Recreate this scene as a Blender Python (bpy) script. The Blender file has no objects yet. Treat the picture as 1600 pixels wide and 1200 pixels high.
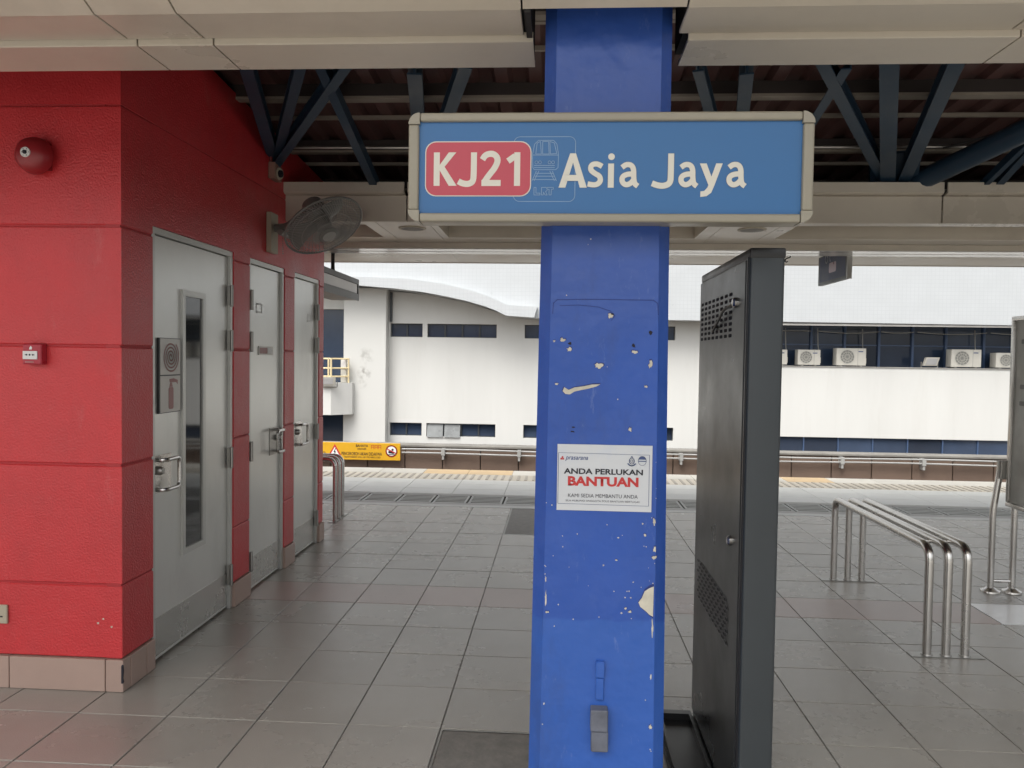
import bpy, bmesh, math, random
from mathutils import Vector, Matrix
random.seed(7)
R = math.radians
SC = bpy.context.scene
COL = SC.collection

# ------------------------------------------------------------------ camera
EYE = Vector((0, 0, 1.56))
YAW, PITCH, ROLL = R(3.444), R(-1.936), R(0.808)
fwd = Vector((-math.sin(YAW) * math.cos(PITCH), math.cos(YAW) * math.cos(PITCH), math.sin(PITCH)))
r0 = Vector((math.cos(YAW), math.sin(YAW), 0)); u0 = r0.cross(fwd)
rt = r0 * math.cos(ROLL) + u0 * math.sin(ROLL); up = -r0 * math.sin(ROLL) + u0 * math.cos(ROLL)
cd = bpy.data.cameras.new('camera'); cam = bpy.data.objects.new('camera', cd); COL.objects.link(cam)
cam.matrix_world = Matrix(((rt.x, up.x, -fwd.x, EYE.x), (rt.y, up.y, -fwd.y, EYE.y), (rt.z, up.z, -fwd.z, EYE.z), (0, 0, 0, 1)))
cd.sensor_width = 36; cd.lens = 1210 / 1600 * 36; cd.clip_end = 2000; cd.clip_start = .05
SC.camera = cam

# ------------------------------------------------------------------ sky, sun, exposure
SUN_EL, SUN_AZ = R(58), R(205)          # azimuth measured clockwise from +Y
w = bpy.data.worlds.new('World'); SC.world = w; w.use_nodes = True
nt = w.node_tree; bg = nt.nodes['Background']
sky = nt.nodes.new('ShaderNodeTexSky'); sky.sky_type = 'NISHITA'; sky.sun_disc = False
sky.sun_elevation = SUN_EL; sky.sun_rotation = SUN_AZ; sky.dust_density = 5; sky.air_density = 1.2
hs = nt.nodes.new('ShaderNodeHueSaturation'); hs.inputs['Saturation'].default_value = .22
nt.links.new(sky.outputs[0], hs.inputs['Color']); nt.links.new(hs.outputs[0], bg.inputs['Color'])
bg.inputs['Strength'].default_value = .15
sl = bpy.data.lights.new('sun', 'SUN'); sl.energy = 1.2; sl.angle = R(35); sl.color = (1, .97, .92)
sun = bpy.data.objects.new('sun', sl); COL.objects.link(sun)
sd = Vector((math.sin(SUN_AZ) * math.cos(SUN_EL), math.cos(SUN_AZ) * math.cos(SUN_EL), math.sin(SUN_EL)))
sun.rotation_euler = sd.to_track_quat('Z', 'Y').to_euler(); sun.location = (0, -5, 20)
SC.view_settings.view_transform = 'Standard'; SC.view_settings.look = 'None'
SC.view_settings.gamma = 1; SC.view_settings.use_curve_mapping = False
SC.view_settings.exposure = 0.84
SC.cycles.max_bounces = 10; SC.cycles.diffuse_bounces = 6; SC.cycles.glossy_bounces = 4
SC.cycles.use_denoising = True

# ------------------------------------------------------------------ materials
MATS = {}
def srgb(r, g, b):
    f = lambda c: (c / 255 / 12.92) if c / 255 <= .04045 else ((c / 255 + .055) / 1.055) ** 2.4
    return (f(r), f(g), f(b))
def M(name, col, rough=.5, metal=0., var=.08, vs=2.5, bump=0., bs=120., rv=.08, spec=.5, coat=0., objrand=0., stretch=None, smear=0., smearcol=None, ss=1.3, bump2=0, bs2=8, bd=.003):
    if name in MATS: return MATS[name]
    m = bpy.data.materials.new(name); m.use_nodes = True; t = m.node_tree; n = t.nodes; L = t.links.new
    b = n['Principled BSDF']; b.inputs['Metallic'].default_value = metal; b.inputs['Specular IOR Level'].default_value = spec
    if coat: b.inputs['Coat Weight'].default_value = coat; b.inputs['Coat Roughness'].default_value = .12
    g = n.new('ShaderNodeNewGeometry'); src = g.outputs['Position']
    if stretch:
        mp = n.new('ShaderNodeMapping'); mp.inputs['Scale'].default_value = stretch; L(src, mp.inputs[0]); vsrc = mp.outputs[0]
    else: vsrc = src
    nz = n.new('ShaderNodeTexNoise'); nz.inputs['Scale'].default_value = vs; nz.inputs['Detail'].default_value = 7; nz.inputs['Roughness'].default_value = .62
    L(vsrc, nz.inputs['Vector'])
    mr = n.new('ShaderNodeMapRange'); mr.inputs[1].default_value = .3; mr.inputs[2].default_value = .7
    mr.inputs[3].default_value = 1 - var; mr.inputs[4].default_value = 1 + var; L(nz.outputs[0], mr.inputs[0])
    val = mr.outputs[0]
    if objrand:
        oi = n.new('ShaderNodeObjectInfo'); m2 = n.new('ShaderNodeMapRange'); m2.inputs[3].default_value = 1 - objrand; m2.inputs[4].default_value = 1 + objrand
        L(oi.outputs['Random'], m2.inputs[0]); mu = n.new('ShaderNodeMath'); mu.operation = 'MULTIPLY'; L(val, mu.inputs[0]); L(m2.outputs[0], mu.inputs[1]); val = mu.outputs[0]
    vm = n.new('ShaderNodeVectorMath'); vm.operation = 'SCALE'; vm.inputs[0].default_value = col[:3]; L(val, vm.inputs['Scale'])
    c = vm.outputs[0]
    if smear:
        n3 = n.new('ShaderNodeTexNoise'); n3.inputs['Scale'].default_value = ss; n3.inputs['Detail'].default_value = 9; n3.inputs['Roughness'].default_value = .7; L(vsrc, n3.inputs['Vector'])
        r3 = n.new('ShaderNodeMapRange'); r3.inputs[1].default_value = .52; r3.inputs[2].default_value = .75; r3.inputs[4].default_value = smear; L(n3.outputs[0], r3.inputs[0])
        mx = n.new('ShaderNodeMix'); mx.data_type = 'RGBA'; L(r3.outputs[0], mx.inputs[0]); L(c, mx.inputs[6]); mx.inputs[7].default_value = (*(smearcol or (.1, .09, .08)), 1); c = mx.outputs[2]
    L(c, b.inputs['Base Color'])
    r2 = n.new('ShaderNodeMapRange'); r2.inputs[1].default_value = .3; r2.inputs[2].default_value = .7
    r2.inputs[3].default_value = max(.02, rough - rv); r2.inputs[4].default_value = min(1, rough + rv); L(nz.outputs[0], r2.inputs[0]); L(r2.outputs[0], b.inputs['Roughness'])
    last = None
    for s, sc_, dist in ((bump, bs, bd), (bump2, bs2, .02)):
        if s:
            n2 = n.new('ShaderNodeTexNoise'); n2.inputs['Scale'].default_value = sc_; n2.inputs['Detail'].default_value = 3; L(src, n2.inputs['Vector'])
            bp = n.new('ShaderNodeBump'); bp.inputs['Strength'].default_value = s; bp.inputs['Distance'].default_value = dist; L(n2.outputs[0], bp.inputs['Height'])
            if last: L(last, bp.inputs['Normal'])
            last = bp.outputs[0]; L(last, b.inputs['Normal'])
    MATS[name] = m; return m

def grid_mat(name, col, line, pitch, width, axes, rough, off=(0, 0), var=.06, bump=.3):
    m = M(name, col, rough, var=var); t = m.node_tree; n = t.nodes; L = t.links.new
    b = n['Principled BSDF']; src = b.inputs['Base Color'].links[0].from_socket
    g = n.new('ShaderNodeNewGeometry'); sp = n.new('ShaderNodeSeparateXYZ'); L(g.outputs['Position'], sp.inputs[0])
    fac = None
    for k, ax in enumerate(axes):
        s = n.new('ShaderNodeMath'); s.operation = 'SUBTRACT'; L(sp.outputs[ax], s.inputs[0]); s.inputs[1].default_value = off[k]
        d = n.new('ShaderNodeMath'); d.operation = 'PINGPONG'; L(s.outputs[0], d.inputs[0]); d.inputs[1].default_value = pitch[k] / 2
        l = n.new('ShaderNodeMath'); l.operation = 'LESS_THAN'; L(d.outputs[0], l.inputs[0]); l.inputs[1].default_value = width / 2
        if fac is None: fac = l.outputs[0]
        else:
            x = n.new('ShaderNodeMath'); x.operation = 'MAXIMUM'; L(fac, x.inputs[0]); L(l.outputs[0], x.inputs[1]); fac = x.outputs[0]
    mx = n.new('ShaderNodeMix'); mx.data_type = 'RGBA'; L(fac, mx.inputs[0]); L(src, mx.inputs[6]); mx.inputs[7].default_value = (*line, 1)
    L(mx.outputs[2], b.inputs['Base Color'])
    return m

red_wall = M('red_plaster', (.58, .036, .042), .36, var=.10, vs=1.6, bump=.9, bs=105, bd=.004, bump2=.12, bs2=14, rv=.1, smear=.14, smearcol=(.5, .12, .12), ss=3)
red_dark = M('red_groove', (.42, .03, .035), .6)
skirt_m = M('skirting_tile_glaze', (.42, .30, .25), .35, var=.07, objrand=.04)
tile_m = M('floor_tile_grey', (.335, .315, .28), .27, var=.06, vs=1.3, bump=.30, bs=170, objrand=.06, rv=.03, spec=.8, smear=0, smearcol=(.17, .16, .145), ss=2.2)
tile_red = M('floor_tile_russet', (.375, .285, .255), .29, spec=.8, var=.06, vs=1.3, rv=.03, bump=.30, bs=170, objrand=.04, smear=.2, smearcol=(.17, .15, .14), ss=2.2)
tile_light = M('floor_tile_pale', (.50, .50, .47), .5, var=.08, vs=4, bump=.12, bs=160, objrand=.04, smear=.2, smearcol=(.3, .29, .27))
coping_m = M('edge_coping', (.44, .42, .37), .6, var=.1, objrand=.04)
coping_or = M('edge_coping_ochre', (.48, .35, .20), .6, var=.12)
tact_m = M('tactile_rib', (.30, .275, .23), .6, var=.1)
tact_b = M('tactile_base', (.43, .39, .32), .6, var=.1, objrand=.07)
grout_m = M('grout', (.09, .085, .078), .8)
cover_m = M('access_cover_mortar', (.20, .188, .168), .6, var=.25, vs=18, bump=.8, bs=60)
steel = M('brushed_stainless', (.60, .58, .55), .24, 1, var=.05, rv=.07)
steel_d = M('dull_steel', (.34, .33, .31), .35, .9, var=.12)
door_m = M('door_satin_steel', (.66, .66, .63), .29, .55, var=.07, vs=1.1, rv=.02, stretch=(1, 1, .6))
frame_m = M('door_frame_steel', (.56, .56, .53), .35, .45, var=.07)
kick_m = M('kick_plate_steel', (.50, .49, .46), .27, .85, var=.08, vs=1.5, rv=.03)
glass_d = M('dark_vision_glass', (.015, .017, .016), .05, 0, var=.02, rv=.01, spec=.9)
blue_m = M('blue_gloss_paint', (.017, .078, .37), .40, var=.10, vs=2.2, bump=.22, bs=45, bump2=.55, bs2=7, rv=.1, coat=.10, smear=.2, smearcol=(.10, .16, .42), ss=6)
def zoned(m):
    t = m.node_tree; n = t.nodes; L = t.links.new; b = n['Principled BSDF']; src = b.inputs['Base Color'].links[0].from_socket
    g = n.new('ShaderNodeNewGeometry'); sp = n.new('ShaderNodeSeparateXYZ'); L(g.outputs['Position'], sp.inputs[0])
    nz = n.new('ShaderNodeTexNoise'); nz.inputs['Scale'].default_value = 9; nz.inputs['Detail'].default_value = 6; L(g.outputs['Position'], nz.inputs['Vector'])
    ad = n.new('ShaderNodeMath'); ad.operation = 'MULTIPLY_ADD'; L(nz.outputs[0], ad.inputs[0]); ad.inputs[1].default_value = .05; L(sp.outputs[2], ad.inputs[2])
    def zone(lo, hi, amt, col):
        nonlocal src
        r = n.new('ShaderNodeMapRange'); r.inputs[1].default_value = lo; r.inputs[2].default_value = hi; r.inputs[4].default_value = amt; L(ad.outputs[0], r.inputs[0])
        mx = n.new('ShaderNodeMix'); mx.data_type = 'RGBA'; L(r.outputs[0], mx.inputs[0]); L(src, mx.inputs[6]); mx.inputs[7].default_value = (*col, 1); src = mx.outputs[2]
    zone(.765, .755, .75, (.026, .105, .41)); zone(1.60, 1.82, .28, (.06, .11, .36))
    n2 = n.new('ShaderNodeTexVoronoi'); n2.inputs['Scale'].default_value = 34; L(g.outputs['Position'], n2.inputs['Vector'])
    L(src, b.inputs['Base Color']); return m
zoned(blue_m)
plaster_m = M('bare_plaster', (.55, .52, .43), .8, var=.15, vs=25, bump=.5, bs=60)
plaster_d = M('drilled_hole_dark', (.02, .02, .03), .9)
alu_m = M('cream_panel', (.58, .525, .44), .33, var=.07, vs=1.4, rv=.08, smear=.25, smearcol=(.30, .26, .22), ss=2.0)
alu_g = M('cream_panel_gloss', (.62, .60, .55), .13, var=.05, rv=.05, spec=.7)
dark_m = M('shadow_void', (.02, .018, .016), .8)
sheet_m = M('maroon_roof_sheet', (.12, .06, .055), .5, var=.2)
purlin_m = M('cream_purlin', (.34, .30, .25), .5, var=.12)
purlin_d = M('dark_primer', (.05, .04, .038), .6)
truss_m = M('truss_blue_paint', (.018, .044, .078), .42, var=.15, rv=.1)
frame_c = M('sign_frame_cream', (.31, .285, .225), .38, var=.06)
sign_b = M('sign_blue_face', (.026, .138, .35), .32, var=.03, rv=.03)
sign_r = M('sign_red_badge', (.50, .055, .085), .32, var=.03, rv=.03)
sign_w = M('sign_cream_letters', (.70, .675, .59), .38, var=.03)
sign_l = M('sign_pale_line', (.26, .39, .56), .4, var=.02)
paper_m = M('laminated_paper', (.58, .60, .62), .3, var=.04, smear=.55, smearcol=(.38, .47, .66), ss=5)
ink_k = M('ink_black', (.012, .012, .02), .4); ink_r = M('ink_red', (.5, .03, .03), .4); ink_b = M('ink_navy', (.05, .08, .2), .4); ink_w = M('ink_white', (.75, .75, .73), .5)
kiosk_m = M('charcoal_powder_coat', (.036, .043, .048), .42, .1, var=.08, bump=.05, bs=300)
kiosk_b = M('charcoal_panel', (.036, .038, .037), .30, .3, var=.08)
kiosk_k = M('black_plastic', (.012, .012, .013), .35, var=.05)
white_w = M('white_render', (.60, .60, .575), .8, var=.05, vs=.5, bump=.06, bs=30, smear=.22, smearcol=(.46, .45, .41), ss=1.4, stretch=(1.6, 1, .22))
tile_w = grid_mat('white_mosaic', (.49, .51, .52), (.45, .47, .48), (.10, .10), .010, (0, 2), .35, var=.03)
bglass = M('blue_tinted_glass', (.026, .042, .075), .10, 0, objrand=.45, var=.25, vs=.6, rv=.02, spec=.8)
bframe = M('navy_mullion', (.06, .10, .19), .4)
ac_m = M('ac_casing', (.58, .56, .50), .5, var=.06); ac_g = M('ac_grille', (.24, .24, .22), .6)
pipe_w = M('white_pvc', (.34, .34, .325), .45, var=.06)
brown_m = M('brown_barrier_panel', (.145, .10, .075), .6, var=.12, objrand=.10)
conc_m = M('grey_concrete', (.36, .35, .33), .8, var=.12, bump=.2, bs=40)
yellow_m = M('yellow_sign_face', (.62, .34, .012), .5, var=.08)
cream_y = M('cream_yellow_rail', (.68, .56, .33), .5)
bell_m = M('bell_red_enamel', (.30, .02, .025), .35); call_m = M('callpoint_red', (.42, .03, .05), .3)
beige_m = M('beige_box', (.45, .40, .30), .5); fan_m = M('fan_dark_grey', (.19, .185, .17), .4); fan_l = M('fan_label', (.36, .35, .33), .45)
ballast = M('track_ballast', (.16, .14, .12), .9, var=.3, vs=20); ground_m = M('ground_asphalt', (.09, .09, .085), .9, var=.15, vs=.4)
pink_ink = M('faded_red_ink', (.40, .20, .19), .5); plate_m = M('sign_plate_steel', (.55, .53, .49), .4, .2)
screen_m = M('dim_display', (.028, .040, .10), .5, var=.35, vs=4)
hang_w = M('white_sign_box', (.66, .64, .62), .4); hang_g = M('grey_sign_box', (.14, .14, .135), .5)
board_m = M('map_board_glass', (.42, .42, .39), .16, var=.25, vs=2.5, rv=.05); grate_m = M('grating_grey', (.34, .34, .32), .5, .5)
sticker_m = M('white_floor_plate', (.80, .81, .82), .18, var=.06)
soot_m = M('soot_stain', (.30, .29, .26), .9, var=.4, vs=6)

def gum(m):
    t = m.node_tree; n = t.nodes; L = t.links.new; b = n['Principled BSDF']; src = b.inputs['Base Color'].links[0].from_socket
    g = n.new('ShaderNodeNewGeometry'); v = n.new('ShaderNodeTexVoronoi'); v.inputs['Scale'].default_value = 3.1; L(g.outputs['Position'], v.inputs['Vector'])
    nz = n.new('ShaderNodeTexNoise'); nz.inputs['Scale'].default_value = 40; L(g.outputs['Position'], nz.inputs['Vector'])
    ad = n.new('ShaderNodeMath'); ad.operation = 'MULTIPLY_ADD'; L(nz.outputs[0], ad.inputs[0]); ad.inputs[1].default_value = .05; L(v.outputs['Distance'], ad.inputs[2])
    r = n.new('ShaderNodeMapRange'); r.inputs[1].default_value = .075; r.inputs[2].default_value = .055; r.inputs[4].default_value = .5; L(ad.outputs[0], r.inputs[0])
    sp = n.new('ShaderNodeSeparateColor'); L(v.outputs['Color'], sp.inputs[0]); gt = n.new('ShaderNodeMath'); gt.operation = 'GREATER_THAN'; gt.inputs[1].default_value = .55; L(sp.outputs[0], gt.inputs[0])
    mu = n.new('ShaderNodeMath'); mu.operation = 'MULTIPLY'; L(r.outputs[0], mu.inputs[0]); L(gt.outputs[0], mu.inputs[1])
    w = n.new('ShaderNodeTexNoise'); w.inputs['Scale'].default_value = .9; w.inputs['Detail'].default_value = 5; L(g.outputs['Position'], w.inputs['Vector'])
    wr = n.new('ShaderNodeMapRange'); wr.inputs[1].default_value = .45; wr.inputs[2].default_value = .75; wr.inputs[4].default_value = .28; L(w.outputs[0], wr.inputs[0])
    mm = n.new('ShaderNodeMath'); mm.operation = 'MAXIMUM'; L(mu.outputs[0], mm.inputs[0]); L(wr.outputs[0], mm.inputs[1])
    mx = n.new('ShaderNodeMix'); mx.data_type = 'RGBA'; L(mm.outputs[0], mx.inputs[0]); L(src, mx.inputs[6]); mx.inputs[7].default_value = (.13, .12, .105, 1); L(mx.outputs[2], b.inputs['Base Color'])
gum(tile_m); gum(tile_red)
def grime(m, lo, hi, col, amt, sc_=7):
    """scuffs and hand dirt: patchy soil between two heights"""
    t = m.node_tree; n = t.nodes; L = t.links.new; b = n['Principled BSDF']; src = b.inputs['Base Color'].links[0].from_socket
    g = n.new('ShaderNodeNewGeometry'); nz = n.new('ShaderNodeTexNoise'); nz.inputs['Scale'].default_value = sc_; nz.inputs['Detail'].default_value = 10; nz.inputs['Roughness'].default_value = .72
    mp = n.new('ShaderNodeMapping'); mp.inputs['Scale'].default_value = (1, 1, .35); L(g.outputs['Position'], mp.inputs[0]); L(mp.outputs[0], nz.inputs['Vector'])
    r = n.new('ShaderNodeMapRange'); r.inputs[1].default_value = lo; r.inputs[2].default_value = hi; r.inputs[4].default_value = amt; L(nz.outputs[0], r.inputs[0])
    mx = n.new('ShaderNodeMix'); mx.data_type = 'RGBA'; L(r.outputs[0], mx.inputs[0]); L(src, mx.inputs[6]); mx.inputs[7].default_value = (*col, 1); L(mx.outputs[2], b.inputs['Base Color'])
grime(red_wall, .52, .78, (.30, .03, .035), .35, 2.6); grime(red_wall, .60, .72, (.56, .14, .13), .35, 9)
grime(blue_m, .55, .78, (.03, .05, .14), .5, 4); grime(blue_m, .62, .70, (.16, .22, .45), .35, 22)
grime(kiosk_b, .58, .75, (.08, .08, .077), .3, 5); grime(door_m, .55, .8, (.36, .35, .32), .4, 1.6)
def stained():
    m = M('white_render_sooty', (.57, .57, .545), .8, var=.035, vs=.5); t = m.node_tree; n = t.nodes; L = t.links.new; b = n['Principled BSDF']; src = b.inputs['Base Color'].links[0].from_socket
    g = n.new('ShaderNodeNewGeometry'); fac = None
    for c, r in (((-5.25, 20.65, 1.10), .22), ((-5.2, 20.65, 1.55), .26), ((-5.3, 20.65, .8), .15)):
        d = n.new('ShaderNodeVectorMath'); d.operation = 'DISTANCE'; L(g.outputs['Position'], d.inputs[0]); d.inputs[1].default_value = c
        q = n.new('ShaderNodeMapRange'); q.inputs[1].default_value = r; q.inputs[2].default_value = r * .3; q.inputs[4].default_value = .9 if r == .22 else .5; L(d.outputs['Value'], q.inputs[0])
        if fac is None: fac = q.outputs[0]
        else: x = n.new('ShaderNodeMath'); x.operation = 'MAXIMUM'; L(fac, x.inputs[0]); L(q.outputs[0], x.inputs[1]); fac = x.outputs[0]
    z = n.new('ShaderNodeTexNoise'); z.inputs['Scale'].default_value = 6; z.inputs['Detail'].default_value = 8; L(g.outputs['Position'], z.inputs['Vector'])
    zr_ = n.new('ShaderNodeMapRange'); zr_.inputs[1].default_value = .42; zr_.inputs[2].default_value = .62; L(z.outputs[0], zr_.inputs[0])
    mu = n.new('ShaderNodeMath'); mu.operation = 'MULTIPLY'; L(fac, mu.inputs[0]); L(zr_.outputs[0], mu.inputs[1])
    mx = n.new('ShaderNodeMix'); mx.data_type = 'RGBA'; L(mu.outputs[0], mx.inputs[0]); L(src, mx.inputs[6]); mx.inputs[7].default_value = (.22, .21, .19, 1); L(mx.outputs[2], b.inputs['Base Color']); return m
pillar_m = stained()
# ------------------------------------------------------------------ helpers
WL = {}
def empty(name, loc, label=None, cat=None, group=None):
    o = bpy.data.objects.new(name, None); COL.objects.link(o); o.location = loc; o.empty_display_size = .1; WL[o.name] = Vector(loc)
    if label: tag(o, label, cat, group)
    return o
def tag(o, label=None, cat=None, group=None, kind=None):
    if label: o['label'] = label
    if cat: o['category'] = cat
    if group: o['group'] = group
    if kind: o['kind'] = kind
    return o
def obj(name, bm, mat, parent=None, smooth=False, origin=None):
    """one mesh object; bm is in world metres, origin moves to its box centre"""
    bmesh.ops.recalc_face_normals(bm, faces=bm.faces)
    me = bpy.data.meshes.new(name); 
    vs = [v.co for v in bm.verts]
    c = Vector(origin) if origin else Vector([(min(v[i] for v in vs) + max(v[i] for v in vs)) / 2 for i in range(3)])
    for v in bm.verts: v.co -= c
    bm.to_mesh(me); bm.free()
    for m in (mat if isinstance(mat, (list, tuple)) else [mat]): me.materials.append(m)
    if smooth:
        for p in me.polygons: p.use_smooth = True
        try: me.set_sharp_from_angle(angle=R(35))
        except Exception: pass
    o = bpy.data.objects.new(name, me); COL.objects.link(o); WL[o.name] = c.copy()
    if parent: o.parent = parent; o.location = c - WL[parent.name]
    else: o.location = c
    return o
def bbox(bm, x, y, z, bev=0., seg=1):
    vs = [bm.verts.new((a, b, c)) for a in x for b in y for c in z]
    F = [(0, 1, 3, 2), (4, 6, 7, 5), (0, 4, 5, 1), (2, 3, 7, 6), (0, 2, 6, 4), (1, 5, 7, 3)]
    fs = [bm.faces.new([vs[i] for i in f]) for f in F]
    if bev:
        es = list({e for f in fs for e in f.edges})
        bmesh.ops.bevel(bm, geom=es, offset=bev, segments=seg, affect='EDGES', profile=.6)
def box(name, x, y, z, mat, parent=None, bev=0., seg=1):
    bm = bmesh.new(); bbox(bm, sorted(x), sorted(y), sorted(z), bev, seg); return obj(name, bm, mat, parent, smooth=bev > 0)
def beam(bm, p, q, wd, ht, upv=(0, 0, 1), kind='box'):
    p, q = Vector(p), Vector(q); d = (q - p).normalized(); s = d.cross(Vector(upv)).normalized(); u = s.cross(d)
    if kind == 'H': parts = [(-wd / 2, wd / 2, -ht / 2, -ht / 2 + .01), (-wd / 2, wd / 2, ht / 2 - .01, ht / 2), (-.006, .006, -ht / 2 + .01, ht / 2 - .01)]
    elif kind == 'L': parts = [(-wd / 2, wd / 2, -ht / 2, -ht / 2 + .008), (wd / 2 - .008, wd / 2, -ht / 2 + .008, ht / 2)]
    else: parts = [(-wd / 2, wd / 2, -ht / 2, ht / 2)]
    for a, b, c, e in parts:
        vs = [bm.verts.new(o + s * i + u * j) for o in (p, q) for i, j in ((a, c), (b, c), (b, e), (a, e))]
        for f in ((0, 1, 2, 3), (7, 6, 5, 4), (0, 4, 5, 1), (1, 5, 6, 2), (2, 6, 7, 3), (3, 7, 4, 0)): bm.faces.new([vs[i] for i in f])
def tube(bm, pts, r, n=10, cap=True, closed=False):
    pts = [Vector(p) for p in pts]; rings = []; N = len(pts); ref = None
    for i, p in enumerate(pts):
        if closed: d = (pts[(i + 1) % N] - pts[i - 1]).normalized()
        else: d = ((pts[min(i + 1, N - 1)] - pts[max(i - 1, 0)])).normalized()
        if ref is None: ref = Vector((0, 0, 1)) if abs(d.z) < .9 else Vector((1, 0, 0))
        s = d.cross(ref).normalized(); u = s.cross(d).normalized(); ref = u
        rr = r[i] if isinstance(r, (list, tuple)) else r
        rings.append([bm.verts.new(p + (s * math.cos(a) + u * math.sin(a)) * rr) for a in [2 * math.pi * k / n for k in range(n)]])
    for i in range(N if closed else N - 1):
        A, B = rings[i], rings[(i + 1) % N]
        for k in range(n): bm.faces.new((A[k], A[(k + 1) % n], B[(k + 1) % n], B[k]))
    if cap and not closed: bm.faces.new(rings[0][::-1]); bm.faces.new(rings[-1])
def rounded(pts, rad, n=6):
    pts = [Vector(p) for p in pts]; out = [pts[0]]
    for a, b, c in zip(pts, pts[1:], pts[2:]):
        p = b + (a - b).normalized() * rad; q = b + (c - b).normalized() * rad
        for k in range(n + 1):
            t = k / n; out.append(p * (1 - t) ** 2 + b * 2 * t * (1 - t) + q * t * t)
    return out + [pts[-1]]
def lathe(bm, prof, origin, axis, n=24):
    o = Vector(origin); a = Vector(axis).normalized(); s = a.orthogonal().normalized(); u = a.cross(s); rings = []
    for r, h in prof:
        rings.append([bm.verts.new(o + a * h + (s * math.cos(t) + u * math.sin(t)) * max(r, 1e-4)) for t in [2 * math.pi * k / n for k in range(n)]])
    for A, B in zip(rings, rings[1:]):
        for k in range(n): bm.faces.new((A[k], A[(k + 1) % n], B[(k + 1) % n], B[k]))
    bm.faces.new(rings[0][::-1]); bm.faces.new(rings[-1])
def prism(bm, poly, fn, d0, d1):
    """poly: 2-D points; fn(a, b, d) -> world point; a thick plate between depths d0 and d1"""
    A = [bm.verts.new(fn(a, b, d0)) for a, b in poly]; B = [bm.verts.new(fn(a, b, d1)) for a, b in poly]
    bm.faces.new(A); bm.faces.new(B[::-1]); n = len(poly)
    for i in range(n): bm.faces.new((A[i], A[(i + 1) % n], B[(i + 1) % n], B[i]))
def rrect(x0, x1, z0, z1, r, n=6):
    out = []
    for cx, cz, a0 in ((x1 - r, z1 - r, 0), (x0 + r, z1 - r, 90), (x0 + r, z0 + r, 180), (x1 - r, z0 + r, 270)):
        for k in range(n + 1): a = R(a0 + 90 * k / n); out.append((cx + r * math.cos(a), cz + r * math.sin(a)))
    return out
def circ(cx, cz, r, n=20, rz=None): return [(cx + r * math.cos(2 * math.pi * k / n), cz + (rz or r) * math.sin(2 * math.pi * k / n)) for k in range(n)]
def ribbon(bm, pts, wd, fn, d, closed=False):
    pts = [Vector(p) for p in pts]
    if closed: pts = pts + [pts[0]]
    for p, q in zip(pts, pts[1:]):
        t = (q - p); 
        if t.length < 1e-6: continue
        t.normalize(); s = Vector((-t.y, t.x)) * wd / 2; e = t * wd * .3
        bm.faces.new([bm.verts.new(fn(v.x, v.y, d)) for v in (p - e + s, p - e - s, q + e - s, q + e + s)])
def face_y(Y): return lambda a, b, d: Vector((a, Y - d, b))          # wall facing the camera side (-Y); a = X, b = Z
def face_x(X): return lambda a, b, d: Vector((X + d, a, b))          # wall facing +X; a = Y, b = Z
def flat(name, polys, fn, d, mat, parent):
    bm = bmesh.new()
    for p in polys: prism(bm, p, fn, d - .0012, d)
    return obj(name, bm, mat, parent)
def text(name, s, x0, x1, z0, z1, fn, d, mat, parent, bold=0., shear=0., thick=.0008):
    cu = bpy.data.curves.new('t', 'FONT'); cu.body = s; cu.size = 1; cu.offset = bold; cu.shear = shear; cu.resolution_u = 4
    o = bpy.data.objects.new('t', cu); COL.objects.link(o); dg = bpy.context.evaluated_depsgraph_get()
    me = bpy.data.meshes.new_from_object(o.evaluated_get(dg)); bpy.data.objects.remove(o); bpy.data.curves.remove(cu)
    xs = [v.co.x for v in me.vertices]; ys = [v.co.y for v in me.vertices]
    if not xs: return None
    a, b, c, e = min(xs), max(xs), min(ys), max(ys); bm = bmesh.new(); bm.from_mesh(me); bpy.data.meshes.remove(me)
    for v in bm.verts: v.co = fn(x0 + (v.co.x - a) / (b - a) * (x1 - x0), z0 + (v.co.y - c) / (e - c) * (z1 - z0), d)
    return obj(name, bm, mat, parent)
def holes_wall(bm, fn, a0, a1, b0, b1, d0, d1, holes):
    """plate with rectangular openings (ha0, ha1, hb0, hb1)"""
    A = sorted({a0, a1, *[h[i] for h in holes for i in (0, 1) if a0 < h[i] < a1]}); B = sorted({b0, b1, *[h[i] for h in holes for i in (2, 3) if b0 < h[i] < b1]})
    solid = {}
    for i in range(len(A) - 1):
        for j in range(len(B) - 1):
            ca, cb = (A[i] + A[i + 1]) / 2, (B[j] + B[j + 1]) / 2
            solid[i, j] = not any(h[0] < ca < h[1] and h[2] < cb < h[3] for h in holes)
    V = {}
    def v(i, j, k):
        if (i, j, k) not in V: V[i, j, k] = bm.verts.new(fn(A[i], B[j], d1 if k else d0))
        return V[i, j, k]
    for (i, j), s in solid.items():
        if not s: continue
        bm.faces.new((v(i, j, 1), v(i + 1, j, 1), v(i + 1, j + 1, 1), v(i, j + 1, 1))); bm.faces.new((v(i, j, 0), v(i, j + 1, 0), v(i + 1, j + 1, 0), v(i + 1, j, 0)))
        for di, dj, e in ((-1, 0, ((i, j), (i, j + 1))), (1, 0, ((i + 1, j + 1), (i + 1, j))), (0, -1, ((i + 1, j), (i, j))), (0, 1, ((i, j + 1), (i + 1, j + 1)))):
            if not solid.get((i + di, j + dj)):
                (p, q), (r_, s_) = e; bm.faces.new((v(p, q, 0), v(p, q, 1), v(r_, s_, 1), v(r_, s_, 0)))
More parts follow.
